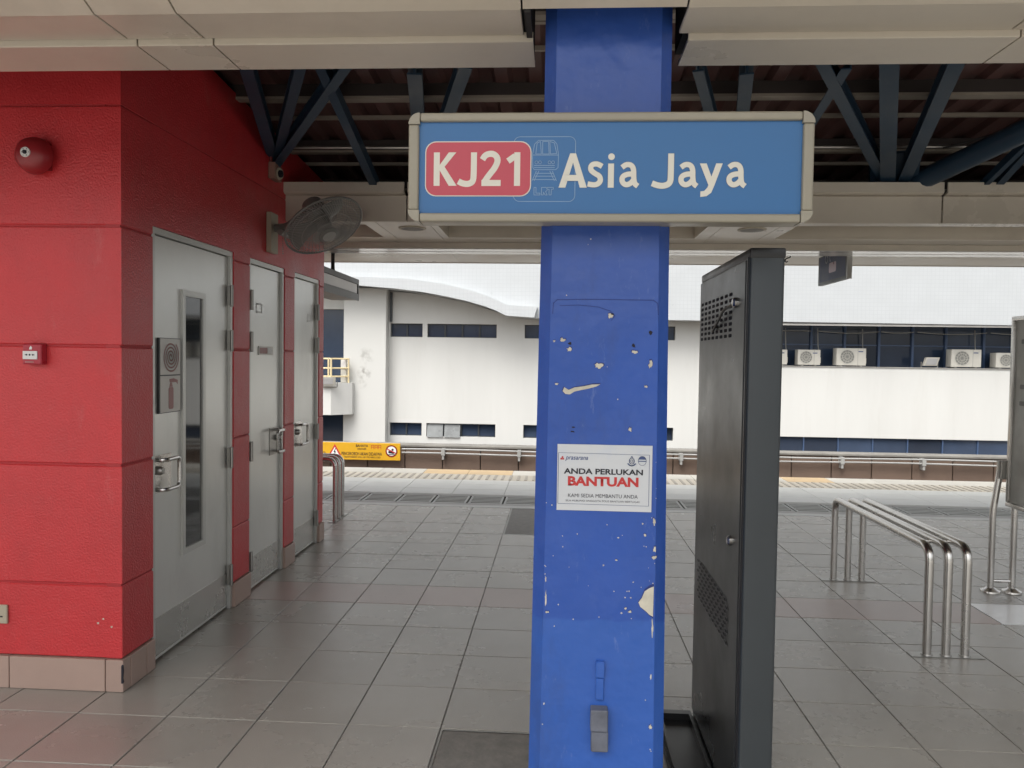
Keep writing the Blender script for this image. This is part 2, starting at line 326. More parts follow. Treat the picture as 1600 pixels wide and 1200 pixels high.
def copy_tree(o, parent=None, loc=None):
    c = o.copy(); COL.objects.link(c); WL[c.name] = Vector(loc) if loc else WL[o.name]
    if parent: c.parent = parent
    if loc is not None: c.location = loc
    for ch in list(o.children): copy_tree(ch, c)
    return c

# ------------------------------------------------------------------ ground, platform floor
tag(box('ground', (-400, 400), (-300, 600), (-4.4, -4.0), ground_m), kind='structure')
tag(box('bounce_ground', (-60, 60), (-40, -7.01), (-3.9, -.02), M('pale_bounce_surface', (.42, .41, .38), .8, var=.1)), kind='structure')  # unseen pale slab added behind the camera to bounce daylight inside
tag(box('track_bed', (-60, 60), (10.75, 20.2), (-3.9, -1.15), ballast), kind='structure')
TX0, TX, TY0, TY = -.472, .395, 3.18, .40
slab_m = grid_mat('platform_tiling', (.335, .315, .28), (.13, .12, .105), (TX, TY), .006, (0, 1), .42, off=(TX0, TY0))
fl = tag(box('platform_floor', (-14, 14), (-7.0, 8.10), (-1.3, -.007), slab_m), kind='structure')
fl2 = tag(box('platform_edge_floor', (-14, 14), (8.72, 10.66), (-1.3, -.007), conc_m), kind='structure')
tag(box('platform_channel_bed', (-14, 14), (8.10, 8.72), (-1.3, -.05), M('channel_concrete', (.16, .155, .14), .8)), kind='structure')
def tile_mesh(name, wx, wy, mat):
    bm = bmesh.new(); bbox(bm, (-wx / 2, wx / 2), (-wy / 2, wy / 2), (-.012, 0)); 
    top = [e for e in bm.edges if all(v.co.z > -.001 for v in e.verts)]; bmesh.ops.bevel(bm, geom=top, offset=.0022, segments=1, affect='EDGES')
    me = bpy.data.meshes.new(name); bm.to_mesh(me); bm.free(); me.materials.append(mat); return me
tm = {k: tile_mesh('tile', TX - .005, TY - .005, m) for k, m in (('g', tile_m), ('r', tile_red))}
HATCH = [(TX0, TX0 + 2 * TX, TY0 - 2 * TY, TY0), (TX0, TX0 + 2 * TX, 6.78 , 7.98)]
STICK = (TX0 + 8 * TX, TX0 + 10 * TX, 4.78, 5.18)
def inside(cx, cy, h): return h[0] < cx < h[1] and h[2] < cy < h[3]
for j in range(-3, 12):
    cy = TY0 + (j + .5) * TY
    for i in range(-12, 20):
        cx = TX0 + (i + .5) * TX
        if cx > .60 * cy + .45 or cx < -.76 * cy - .35: continue
        if cy > 3.45 and cy < 6.4 and cx < -2.05: continue
        if cy >= 6.4 and cx < -2.45: continue
        if cy < 3.45 and cx < -2.75: continue
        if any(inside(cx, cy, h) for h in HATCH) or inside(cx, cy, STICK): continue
        o = bpy.data.objects.new('tile', tm['r' if j == 4 else 'g']); COL.objects.link(o); o.parent = fl
        o.location = Vector((cx, cy, random.uniform(-.0007, .0004))) - WL[fl.name]; o.rotation_euler = (random.uniform(-.0012, .0012), random.uniform(-.0012, .0012), random.uniform(-.0012, .0012))
box('channel_kerb', (-14, 14), (7.985, 8.10), (-.012, 0), tile_light, fl)
tl = tile_mesh('tile', .595, .34, tile_light)
for j in range(3):
    for i in range(-6, 12):
        o = bpy.data.objects.new('tile', tl); COL.objects.link(o); o.parent = fl2
        o.location = Vector((.3 + i * .6, 8.90 + j * .345, random.uniform(-.0005, .0005))) - WL[fl2.name]
tb = tile_mesh('tactile_tile', .595, .455, tact_b); cp = tile_mesh('coping_tile', .595, .405, coping_m); co_ = tile_mesh('coping_tile', .595, .405, coping_or)
for i in range(-6, 12):
    o = bpy.data.objects.new('tactile_tile', tb); COL.objects.link(o); o.parent = fl2; o.location = Vector((.3 + i * .6, 9.995, 0)) - WL[fl2.name]
for i in range(-6, 12):
    o = bpy.data.objects.new('coping_tile', co_ if i in (-3, -2, 5) else cp); COL.objects.link(o); o.parent = fl2; o.location = Vector((.3 + i * .6, 10.435, 0)) - WL[fl2.name]
bm = bmesh.new()
for k in range(int(11 / .1)):
    x = -3.4 + k * .1; bbox(bm, (x - .017, x + .017), (9.80, 10.19), (0, .006))
tag(obj('tactile_ribs', bm, tact_m, fl2), kind='stuff')
# drain: a row of gratings in a channel
dr = empty('drain_channel', (0, 8.45, -.02), 'long channel of grey slotted drain gratings along the outer platform', 'drain')
box('channel_rim', (-8, 10), (8.105, 8.20), (-.07, -.002), conc_m, dr); box('channel_rim', (-8, 10), (8.655, 8.715), (-.07, -.002), conc_m, dr)
bm = bmesh.new()
for y in (8.23, 8.31, 8.39, 8.47, 8.55, 8.63): bbox(bm, (-.165, .165), (y - .02, y + .02), (-.03, -.004))
for x in (-.17, .17): bbox(bm, (x - .012, x + .012), (8.205, 8.65), (-.03, -.004))
g0 = obj('grating', bm, grate_m, dr)
for i in range(-9, 17):
    if i == 0: continue
    c = g0.copy(); COL.objects.link(c); c.location = g0.location + Vector((i * .385, 0, 0))
# access covers, white plate
for h, lab in ((HATCH[0], 'rough dark access cover in the floor at the foot of the blue column'), (HATCH[1], 'grey sunken access cover in the floor behind the blue column')):
    e = empty('access_cover', ((h[0] + h[1]) / 2, (h[2] + h[3]) / 2, 0), lab, 'floor cover', 'floor access covers')
    box('cover_slab', (h[0] + .016, h[1] - .016), (h[2] + .016, h[3] - .016), (-.0065, -.003), cover_m, e)
    bm = bmesh.new(); holes_wall(bm, lambda a, b, d: Vector((a, b, d)), h[0] + .003, h[1] - .003, h[2] + .003, h[3] - .003, -.0068, -.001, [(h[0] + .012, h[1] - .012, h[2] + .012, h[3] - .012)]); obj('cover_rim', bm, steel_d, e)
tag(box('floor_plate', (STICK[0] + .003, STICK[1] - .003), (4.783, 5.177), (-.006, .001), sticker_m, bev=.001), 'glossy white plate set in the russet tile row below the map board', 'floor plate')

# ------------------------------------------------------------------ red building
XW, YF, YE = -1.98, 3.40, 6.42
def wtop(y): return 3.16 - .076 * (y - 4.35)
rb = empty('red_building', (-3.2, 4.9, 0), 'red stippled service building with three grey steel doors', 'building')
bm = bmesh.new()
P = [(YF + .02, 0), (YE - .02, 0), (YE - .02, wtop(YE) - .02), (YF + .02, wtop(YF) - .02)]
prism(bm, P, lambda a, b, d: Vector((d, a, b)), -7.5, XW - .075); obj('wall_core', bm, red_dark, rb)
BANDS = [.151, .492, 1.044, 1.587, 2.13, 2.67]
DOORS = [(3.672, 4.612), (4.862, 5.49), (5.70, 6.298)]
DT = 2.178; G = .004
piers = [(YF, DOORS[0][0]), (DOORS[0][1], DOORS[1][0]), (DOORS[1][1], DOORS[2][0]), (DOORS[2][1], YE)]
def ell(yend): return [(-7.4, YF), (XW, YF), (XW, yend), (XW - .0765, yend), (XW - .0765, YF + .06), (-7.4, YF + .06)]
for k in range(5):
    z0, z1 = BANDS[k] + (G if k else .002), BANDS[k + 1] - G
    bm = bmesh.new(); prism(bm, ell(DOORS[0][0]), lambda a, b, d: Vector((a, b, d)), z0, z1); bmesh.ops.bevel(bm, geom=[e_ for e_ in bm.edges if abs(e_.verts[0].co.z - e_.verts[1].co.z) < 1e-6], offset=.005, segments=1, affect='EDGES'); obj('wall_panel', bm, red_wall, rb)
    if k < 4:
        for n, (a, b) in enumerate(piers[1:]): box('wall_panel', (XW - .075, XW), (a, b), (z0, z1), red_wall, rb, .005)
    else:
        bm = bmesh.new(); holes_wall(bm, face_x(XW), DOORS[0][0], YE, z0, z1, -.0765, 0, [(a, b, 1, DT) for a, b in DOORS]); obj('wall_panel', bm, red_wall, rb)
bm = bmesh.new(); V_ = [(bm.verts.new((a, b, 2.67 + G)), bm.verts.new((a, b, wtop(b)))) for a, b in ell(YE)]
for (a, b), (c, d) in zip(V_, V_[1:] + V_[:1]): bm.faces.new((a, c, d, b))
bm.faces.new([v[0] for v in V_]); bm.faces.new([v[1] for v in V_][::-1]); bmesh.ops.triangulate(bm, faces=[f for f in bm.faces if len(f.verts) > 4]); obj('wall_panel', bm, red_wall, rb)
bm = bmesh.new(); prism(bm, [(-7.4, .16), (XW - .08, .16), (XW - .08, wtop(YE)), (-7.4, wtop(YE))], lambda a, b, d: Vector((a, YE - .021 + d, b)), 0, .02); obj('wall_panel', bm, red_wall, rb)
for a, b in piers: box('groove_backing', (XW - .074, XW - .007), (a + .002, b - .002), (.152, 2.15), red_dark, rb)
box('groove_backing', (XW - .074, XW - .007), (YF + .01, YE - .004), (2.20, 2.90), red_dark, rb)
box('groove_backing', (-7.3, XW - .0755), (YF + .007, YF + .05), (.152, 3.1), red_dark, rb)
# skirting tiles
xs = [XW + .012, -2.055, -2.515, -2.975, -3.435]
for a, b in zip(xs[1:], xs): box('skirting_tile', (a + .002, b - .002), (YF - .012, YF + .05), (0.001, .149), skirt_m, rb, .002)
for a, b in ((YF + .052, 3.59), (3.594, DOORS[0][0]), (DOORS[0][1], DOORS[1][0]), (DOORS[1][1], DOORS[2][0]), (DOORS[2][1], YE + .01)):
    box('skirting_tile', (XW - .06, XW + .012), (a + .001, b - .001), (0.001, .149), skirt_m, rb, .002)
bm = bmesh.new(); prism(bm, [(.055, .13), (.062, .10), (.05, .07), (.064, .05), (.044, .045), (.045, .125)], lambda a, b, d: Vector((XW + .0105 - d, YF - .0405 + a * .5, b)), -.003, .006); obj('chip', bm, plaster_d, rb)
for x, z in ((-2.07, .335), (-2.03, .30), (-2.095, .315)):
    bm = bmesh.new(); prism(bm, [(x + .006 * math.cos(t) * random.uniform(.6, 1.3), z + .005 * math.sin(t) * random.uniform(.6, 1.3)) for t in [k * .9 for k in range(7)]], face_y(YF), -.002, .0012); obj('paint_chip', bm, plaster_m, rb)

def handle(door, yc, zc, flip):
    """pull handle on a back plate: D-shaped loop and a key cylinder"""
    box('handle_plate', (XW - .026, XW - .021), (yc - .085, yc + .085), (zc - .095, zc + .095), steel_d if flip else steel, door, .001)
    s = -1 if flip else 1; bm = bmesh.new(); X1 = XW + .03
    pts = rounded([(XW - .021, yc - .07 * s, zc + .075), (X1, yc - .07 * s, zc + .075), (X1, yc + .07 * s, zc + .075), (X1, yc + .07 * s, zc - .075), (X1, yc - .07 * s, zc - .075), (XW - .021, yc - .07 * s, zc - .075)], .03, 5)
    tube(bm, pts, .011, 10); obj('pull_handle', bm, steel, door, True)
    bm = bmesh.new(); lathe(bm, [(.022, 0), (.022, .02), (.016, .032), (.006, .034)], (XW - .022, yc - .055 * s, zc + .02), (1, 0, 0), 16); obj('key_cylinder', bm, steel_d, door, True)
def hinge(door, y, z):
    bm = bmesh.new(); tube(bm, [(XW + .002, y, z - .065), (XW + .002, y, z + .065)], .009, 10)
    bbox(bm, (XW - .018, XW - .001), (y - .02, y + .02), (z - .06, z + .06)); obj('hinge', bm, steel_d, door, True)
for n, (a, b) in enumerate(DOORS):
    d = box('door', (XW - .06, XW - .026), (a + .033, b - .033), (.012, DT - .036), door_m, rb, .002)
    d['label'] = ['wide steel door with a tall narrow glass panel', 'middle narrow steel door hinged on its near side', 'far narrow steel door hinged on its far side'][n]
    bm = bmesh.new(); holes_wall(bm, face_x(XW), a + .002, b - .002, 0.002, DT - .002, -.07, -.006, [(a + .030, b - .030, -1, DT - .032)]); obj('door_frame', bm, frame_m, d)
    near = n == 1
    hy = (a + .03) if near else (b - .03)
    for z in (1.91, 1.64, .93, .21): hinge(d, hy, z)
    hz = .95
    handle(d, (a + .135) if n == 0 else (b - .14) if n == 1 else (a + .155), hz, n == 1)
    box('kick_plate', (XW - .0258, XW - .023), (a + .052, b - .052), (.03, .222), kick_m, d)
    if n == 0:
        y0, y1, z0, z1 = 4.03, 4.235, .51, 1.865
        bm = bmesh.new(); holes_wall(bm, face_x(XW), y0 - .032, y1 + .032, z0 - .032, z1 + .032, -.0255, -.012, [(y0, y1, z0, z1)]); obj('vision_panel_frame', bm, frame_m, d)
        box('vision_glass', (XW - .0255, XW - .022), (y0, y1), (z0, z1), glass_d, d)
        fx = face_x(XW)
        for z0, z1, nm in ((1.449, 1.633, 'hose'), (1.258, 1.443, 'ext')):
            bm = bmesh.new(); prism(bm, [(3.768, z0), (3.972, z0), (3.972, z1), (3.768, z1)], fx, -.0255, -.013); obj('sign_plate', bm, plate_m, d)
            bm = bmesh.new(); prism(bm, [(3.756, z0 - .004), (3.975, z0 - .004), (3.975, z1 + .003), (3.756, z1 + .003)], fx, -.0255, -.0145); obj('plate_edge', bm, kiosk_k, d)
            if nm == 'hose':
                bm = bmesh.new(); ribbon(bm, [(3.872 + (.006 + .076 * t / 26) * math.cos(t), 1.541 + (.006 + .076 * t / 26) * math.sin(t)) for t in [k * .25 for k in range(105)]], .0085, fx, -.0118); obj('hose_reel_pictogram', bm, pink_ink, d)
            else:
                flat('extinguisher_pictogram', [rrect(3.85, 3.898, 1.272, 1.385, .012), [(3.858, 1.386), (3.89, 1.386), (3.882, 1.408), (3.866, 1.408)], [(3.862, 1.409), (3.93, 1.409), (3.94, 1.398), (3.944, 1.42), (3.90, 1.43), (3.858, 1.426)]], fx, -.0117, pink_ink, d)
    elif n == 1:
        bm = bmesh.new(); ribbon(bm, [(5.03, 1.84), (5.12, 1.84), (5.12, 1.895), (5.03, 1.895)], .010, face_x(XW), -.024, True); obj('label_holder', bm, ink_w, d)
        box('indicator_plate', (XW - .0258, XW - .02), (5.06, 5.32), (1.555, 1.615), plate_m, d); box('indicator_strip', (XW - .0195, XW - .019), (5.075, 5.21), (1.565, 1.605), pink_ink, d); box('indicator_window', (XW - .0195, XW - .019), (5.22, 5.30), (1.567, 1.603), ink_w, d)
    else:
        bm = bmesh.new(); ribbon(bm, [(6.08, 1.83), (6.17, 1.83), (6.17, 1.885), (6.08, 1.885)], .010, face_x(XW), -.024, True); obj('label_holder', bm, ink_w, d)

# fire bell, call point, socket
e = empty('fire_bell', (-2.354, YF, 2.433), 'round dark red fire alarm bell high on the red wall', 'fire bell')
bm = bmesh.new(); lathe(bm, [(.045, 0), (.045, .03)], (-2.354, YF, 2.433), (0, -1, 0), 16); bbox(bm, (-2.40, -2.30), (YF - .012, YF), (2.375, 2.49)); obj('backbox', bm, bell_m, e)
bm = bmesh.new(); lathe(bm, [(.074, .030), (.083, .034), (.081, .05), (.072, .074), (.05, .094), (.022, .101), (.0, .102)], (-2.354, YF, 2.433), (0, -1, 0), 32); obj('gong', bm, bell_m, e, True)
bm = bmesh.new(); lathe(bm, [(.022, .1005), (.022, .106), (.0, .1065)], (-2.354, YF, 2.433), (0, -1, 0), 20); obj('hub_plate', bm, ink_w, e)
bm = bmesh.new(); lathe(bm, [(.010, .1066), (.008, .114), (.0, .115)], (-2.354, YF, 2.433), (0, -1, 0), 6)
for k in range(6): t = k * math.pi / 3; lathe(bm, [(.0022, .1062), (.0, .1072)], (-2.354 + .016 * math.cos(t), YF, 2.433 + .016 * math.sin(t)), (0, -1, 0), 6)
obj('hub_bolt', bm, plaster_d, e)
e = empty('fire_call_point', (-2.375, YF, 1.545), 'small red manual fire call point with a white front plate', 'call point')
box('backbox', (-2.418, -2.33), (YF - .042, YF), (1.50, 1.592), call_m, e, .004)
box('front_plate', (-2.414, -2.346), (YF - .047, YF - .042), (1.523, 1.560), ink_w, e, .001)
flat('arrow_marks', [circ(-2.380, 1.543, .0045, 10), [(-2.404, 1.543), (-2.394, 1.547), (-2.389, 1.543), (-2.394, 1.539)], [(-2.356, 1.543), (-2.366, 1.547), (-2.371, 1.543), (-2.366, 1.539)]], face_y(YF - .047), .0015, ink_k, e)
flat('flame_symbol', [[(-2.386, 1.567), (-2.374, 1.567), (-2.372, 1.575), (-2.378, 1.584), (-2.384, 1.575)]], face_y(YF - .042), .0015, ink_w, e)
flat('lower_caption', [[(-2.405, 1.508), (-2.365, 1.508), (-2.365, 1.513), (-2.405, 1.513)]], face_y(YF - .042), .0015, pink_ink, e)
e = empty('power_socket', (-2.565, YF, .345), 'cream square power socket low on the red wall', 'socket')
box('face_plate', (-2.61, -2.523), (YF - .012, YF), (.300, .387), beige_m, e, .003)
flat('socket_holes', [[(-2.571, .36), (-2.562, .36), (-2.562, .372), (-2.571, .372)], [(-2.59, .33), (-2.578, .33), (-2.578, .337), (-2.59, .337)], [(-2.556, .33), (-2.544, .33), (-2.544, .337), (-2.556, .337)]], face_y(YF - .012), .0012, ink_k, e)

# wall fan
FC = Vector((-1.535, 4.97, 2.395)); FN = Vector((.515, -.31, -.797)).normalized(); fs = FN.orthogonal().normalized(); fu = FN.cross(fs)
e = empty('wall_fan', (XW, 5.2, 2.40), 'dark grey caged wall fan above the steel doors', 'fan')
box('wall_bracket', (XW, XW + .035), (5.13, 5.26), (2.25, 2.52), beige_m, e, .004)
bm = bmesh.new(); tube(bm, rounded([(XW + .03, 5.2, 2.42), (XW + .12, 5.18, 2.42), FC - FN * .16], .05), .028, 10); tube(bm, [(XW + .10, 5.12, 2.38), (XW + .10, 5.27, 2.38)], .02, 10); obj('arm', bm, fan_m, e, True)
bm = bmesh.new(); lathe(bm, [(.03, -.21), (.065, -.20), (.078, -.15), (.078, -.08), (.06, -.055)], FC, FN, 20); obj('motor_housing', bm, fan_m, e, True)
RC = .262; cage_m = M('cage_wire_grey', (.30, .29, .27), .4)
def fp(r, a, h): return FC + (fs * math.cos(a) + fu * math.sin(a)) * r + FN * h
def dome(t): return .075 * (1 - (t) ** 2.2)
bm = bmesh.new()
for k in range(84):
    a = 2 * math.pi * k / 84; tube(bm, [fp(.055 + (RC - .055) * t, a + .55 * t, dome((.055 + (RC - .055) * t) / RC)) for t in (0, .25, .5, .75, .92, 1)], .0019, 4, False)
for rr in (.10, .17, .225): tube(bm, [fp(rr, 2 * math.pi * k / 40, dome(rr / RC)) for k in range(40)], .0022, 4, closed=True)
obj('front_cage', bm, cage_m, e)
bm = bmesh.new()
for k in range(56):
    a = 2 * math.pi * k / 56; tube(bm, [fp(.06 + (RC - .06) * t, a, -.085 * (1 - ((.06 + (RC - .06) * t) / RC) ** 2.4)) for t in (0, .3, .6, .85, 1)], .0019, 4, False)
for rr in (.12, .19): tube(bm, [fp(rr, 2 * math.pi * k / 40, -.085 * (1 - (rr / RC) ** 2.4)) for k in range(40)], .0022, 4, closed=True)
obj('rear_cage', bm, cage_m, e)
bm = bmesh.new(); tube(bm, [fp(RC, 2 * math.pi * k / 48, 0) for k in range(48)], .0075, 8, closed=True); obj('rim', bm, fan_m, e, True)
bm = bmesh.new(); lathe(bm, [(.066, .066), (.066, .076), (.055, .082), (.0, .084)], FC, FN, 24); obj('cage_badge', bm, fan_m, e, True)
bm = bmesh.new(); lathe(bm, [(.044, .0835), (.044, .0865), (.0, .087)], FC, FN, 24); obj('badge_label', bm, fan_l, e)
for q in range(3):
    bm = bmesh.new(); a0 = q * 2 * math.pi / 3; g_ = []
    for i in range(6):
        r_ = .05 + .185 * i / 5; wd = .35 + .25 * math.sin(i / 5 * 2.6); row = []
        for j in range(5): t = (j / 4 - .5) * 2; row.append(bm.verts.new(fp(r_, a0 + .12 * i + t * wd * .75, .025 * t)))
        g_.append(row)
    for i in range(5):
        for j in range(4): bm.faces.new((g_[i][j], g_[i + 1][j], g_[i + 1][j + 1], g_[i][j + 1]))
    obj('blade', bm, fan_m, e, True)
bm = bmesh.new(); lathe(bm, [(.05, -.05), (.05, .02), (.03, .04), (.0, .042)], FC, FN, 16); obj('rotor_hub', bm, fan_m, e, True)
bm = bmesh.new()
for k in range(9): lathe(bm, [(.0, -.006), (.006, 0), (.0, .006)], (XW + .09, 5.2, 2.36 - k * .014), (0, 0, 1), 6)
obj('pull_chain', bm, steel, e)
e = empty('wall_sensor', (XW, 5.22, 2.80), 'small beige box with a dark lens on conduit above the wall fan', 'sensor')
box('housing', (XW, XW + .045), (5.16, 5.30), (2.75, 2.86), M('box_dusty', (.30, .17, .13), .6), e, .004)
bm = bmesh.new(); lathe(bm, [(.042, .045), (.038, .06), (.0, .061)], (XW, 5.25, 2.80), (1, -.3, -.1), 16); obj('lens_ring', bm, beige_m, e, True)
bm = bmesh.new(); lathe(bm, [(.026, .060), (.024, .07), (.0, .071)], (XW, 5.25, 2.80), (1, -.3, -.1), 14); obj('lens', bm, ink_k, e, True)
bm = bmesh.new(); tube(bm, [(XW + .012, 5.18, 2.86), (XW + .012, 5.18, 3.06)], .012, 8); obj('conduit', bm, M('conduit_red', (.20, .03, .03), .5), e, True)

# ------------------------------------------------------------------ blue column
CX = .1385
e = col = empty('blue_column', (CX, 2.63, 0), 'scuffed blue painted square column with chamfered corners and peeling paint', 'column')
bm = bmesh.new(); rings = []
for z in [0, .3, .6, .9, 1.2, 1.5, 1.8, 2.1, 2.4, 3.3]:
    k = .0105 - .021 * min(z, 2.4) / 2.4; h, c = .2075 + k, .036
    P_ = [(-h + c, -h), (h - c, -h), (h, -h + c), (h, h - c), (h - c, h), (-h + c, h), (-h, h - c), (-h, -h + c)]
    yc = 2.435 + .2075
    rings.append([bm.verts.new((CX + x, yc + (y if y > 0 else y - k * 0 + k), z)) for x, y in P_])
for A, B in zip(rings, rings[1:]):
    for k in range(8): bm.faces.new((A[k], A[(k + 1) % 8], B[(k + 1) % 8], B[k]))
bm.faces.new(rings[0][::-1]); bm.faces.new(rings[-1])
obj('shaft', bm, blue_m, e)
YC = 2.435
fc = face_y(YC)
edge_shade_m = M('blue_edge_shade', (.012, .03, .16), .6)  # dark underlay set slightly high: recess shade of the chips as colour
def chip(cx, cz, w_, h_, n=11, seed=0, mat=plaster_m, rot=0):
    n = 15; rnd = random.Random(seed); bm = bmesh.new(); ps = []
    for k in range(n):
        t = 2 * math.pi * k / n; r_ = rnd.uniform(.45, 1.25); x, z = w_ / 2 * math.cos(t) * r_, h_ / 2 * math.sin(t) * r_
        ps.append((cx + x * math.cos(rot) - z * math.sin(rot), cz + x * math.sin(rot) + z * math.cos(rot)))
    prism(bm, ps, fc, -.001, .0012); obj('paint_chip', bm, mat, col)
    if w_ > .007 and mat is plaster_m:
        bm = bmesh.new(); prism(bm, [(cx + (a - cx) * 1.25, cz + .0014 + (b - cz) * 1.25) for a, b in ps], fc, -.001, .0005); obj('chip_edge_shade', bm, edge_shade_m, col)
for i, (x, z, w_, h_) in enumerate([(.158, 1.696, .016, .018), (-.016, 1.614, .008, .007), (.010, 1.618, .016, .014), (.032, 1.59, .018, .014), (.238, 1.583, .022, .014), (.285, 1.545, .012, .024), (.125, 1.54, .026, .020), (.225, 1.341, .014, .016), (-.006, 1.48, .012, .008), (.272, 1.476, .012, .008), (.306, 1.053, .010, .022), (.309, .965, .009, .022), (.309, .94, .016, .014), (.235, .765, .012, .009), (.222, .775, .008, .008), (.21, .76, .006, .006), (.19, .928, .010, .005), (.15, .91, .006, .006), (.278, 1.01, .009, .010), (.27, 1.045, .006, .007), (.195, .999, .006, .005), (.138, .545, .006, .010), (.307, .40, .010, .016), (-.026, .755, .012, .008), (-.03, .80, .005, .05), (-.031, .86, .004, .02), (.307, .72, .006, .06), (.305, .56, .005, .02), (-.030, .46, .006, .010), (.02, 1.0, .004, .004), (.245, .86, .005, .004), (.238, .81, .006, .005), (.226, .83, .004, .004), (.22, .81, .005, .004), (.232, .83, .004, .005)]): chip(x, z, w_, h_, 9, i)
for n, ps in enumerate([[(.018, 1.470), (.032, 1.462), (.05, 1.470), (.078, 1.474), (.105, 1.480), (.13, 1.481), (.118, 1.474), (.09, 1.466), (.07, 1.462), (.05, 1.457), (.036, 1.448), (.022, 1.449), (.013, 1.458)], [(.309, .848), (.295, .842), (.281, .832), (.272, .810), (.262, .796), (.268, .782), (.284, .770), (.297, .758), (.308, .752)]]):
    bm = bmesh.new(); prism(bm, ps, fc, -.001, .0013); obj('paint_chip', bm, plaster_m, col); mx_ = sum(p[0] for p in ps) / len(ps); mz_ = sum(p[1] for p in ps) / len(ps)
    bm = bmesh.new(); prism(bm, [(min(.31, mx_ + (a - mx_) * 1.06), mz_ + .002 + (b - mz_) * 1.16) for a, b in ps], fc, -.001, .0005); obj('chip_edge_shade', bm, edge_shade_m, col)
rs = random.Random(11); bm = bmesh.new()
for k in range(42):
    t_ = rs.random(); x, z = (rs.choice((-.0315, .3085)) + rs.uniform(-.003, .002), rs.uniform(.3, 1.25)) if t_ < .45 else (rs.uniform(-.02, .30), rs.gauss(.9, .14)) if t_ < .85 else (rs.uniform(-.02, .30), rs.uniform(1.35, 2.2))
    r_ = rs.uniform(.0009, .0024); prism(bm, [(x + r_ * math.cos(q) * rs.uniform(.6, 1.3), z + r_ * math.sin(q) * rs.uniform(.6, 1.6)) for q in (0, 1.2, 2.5, 3.8, 5.0)], fc, -.001, .0009)
tag(obj('paint_flecks', bm, plaster_m, col), kind='stuff')
for i, (x, z) in enumerate([(.034, 1.607), (.232, 1.603), (.284, 1.644), (.047, 1.345), (.047, 1.331), (.163, 1.70)]): chip(x, z, .013, .012 if i < 3 else .006, 9, 90 + i, plaster_d)
bm = bmesh.new(); ribbon(bm, [(-.022, 1.70), (-.02, 1.733), (-.008, 1.744), (.10, 1.746), (.29, 1.745), (.303, 1.735), (.306, 1.70)], .0022, fc, .0012); ribbon(bm, [(.0, 1.725), (.06, 1.728), (.12, 1.722), (.158, 1.71), (.172, 1.695), (.16, 1.68)], .0018, fc, .0012); obj('paint_crack', bm, M('blue_crack', (.012, .035, .2), .6), col)
e = empty('latch_block', (.145, YC, .39), 'dull grey metal block below a blue painted strip low on the blue column', 'bracket')
box('blue_strip', (.132, .159), (YC - .016, YC + .004), (.556, .607), blue_m, e, .002); box('blue_strip', (.133, .158), (YC - .009, YC + .004), (.482, .553), blue_m, e, .002)
lb = M('grey_blue_scuffed', (.12, .13, .16), .55, var=.3, vs=14)
box('grey_block', (.117, .171), (YC - .040, YC + .004), (.394, .462), lb, e, .003); box('grey_block', (.120, .173), (YC - .034, YC + .004), (.327, .392), lb, e, .003)
# notice
e = empty('notice', (.147, YC, 1.187), 'white laminated help notice taped to the blue column', 'notice')
PX0, PX1, PZ0, PZ1 = .0, .296, 1.083, 1.2915
def fn_paper(a, b, d): return Vector((PX0 + a * .296, YC - .002 - d, PZ0 + b * .2085 - .0 * a))
bm = bmesh.new(); prism(bm, [(0, 0), (1, 0), (1, 1), (0, 1)], fn_paper, 0, .0014); obj('sheet', bm, paper_m, e)
bm = bmesh.new()
for a_, b_ in (((.012, .10), (.97, .09)), ((.97, .09), (.97, .86)), ((.97, .86), (.012, .87)), ((.012, .87), (.012, .10))): ribbon(bm, [a_, b_], .005, fn_paper, .0022)
obj('border_line', bm, ink_b, e)
text('heading_line', 'ANDA PERLUKAN', .07, .905, .552, .638, fn_paper, .0022, ink_k, e, .030)
text('red_heading', 'BANTUAN', .115, .86, .372, .518, fn_paper, .0022, ink_r, e, .042)
text('body_line', 'KAMI SEDIA MEMBANTU ANDA', .12, .855, .20, .255, fn_paper, .0022, ink_k, e, .0)
text('small_line', 'SILA HUBUNGI ANGGOTA POLIS BANTUAN BERTUGAS', .095, .875, .135, .163, fn_paper, .0022, ink_k, e, 0)
text('logo_text', 'prasarana', .085, .325, .745, .815, fn_paper, .0022, ink_b, e, .01, .3)
flat('logo_mark', [[(.032, .765), (.05, .765), (.05, .79), (.032, .79)], [(.052, .765), (.07, .765), (.07, .79), (.052, .79)], [(.045, .793), (.063, .793), (.063, .815), (.045, .815)]], fn_paper, .0022, ink_r, e)
bm = bmesh.new(); ribbon(bm, circ(.785, .765, .026, 20, .045), .009, fn_paper, .0022, True); ribbon(bm, circ(.785, .765, .012, 12, .02), .006, fn_paper, .0022, True); ribbon(bm, [(.745, .725), (.765, .70), (.785, .693), (.805, .70), (.825, .725)], .016, fn_paper, .0022); ribbon(bm, [(.775, .82), (.785, .835), (.795, .82)], .01, fn_paper, .0022); obj('crest', bm, ink_b, e)
bm = bmesh.new(); ribbon(bm, circ(.895, .77, .042, 24, .07), .005, fn_paper, .0022, True); ribbon(bm, [(.858, .765), (.932, .765)], .014, fn_paper, .0022); prism(bm, [(.855, .79), (.935, .79), (.93, .815), (.912, .838), (.878, .838), (.86, .815)], fn_paper, .0012, .0022); obj('round_emblem', bm, ink_b, e)

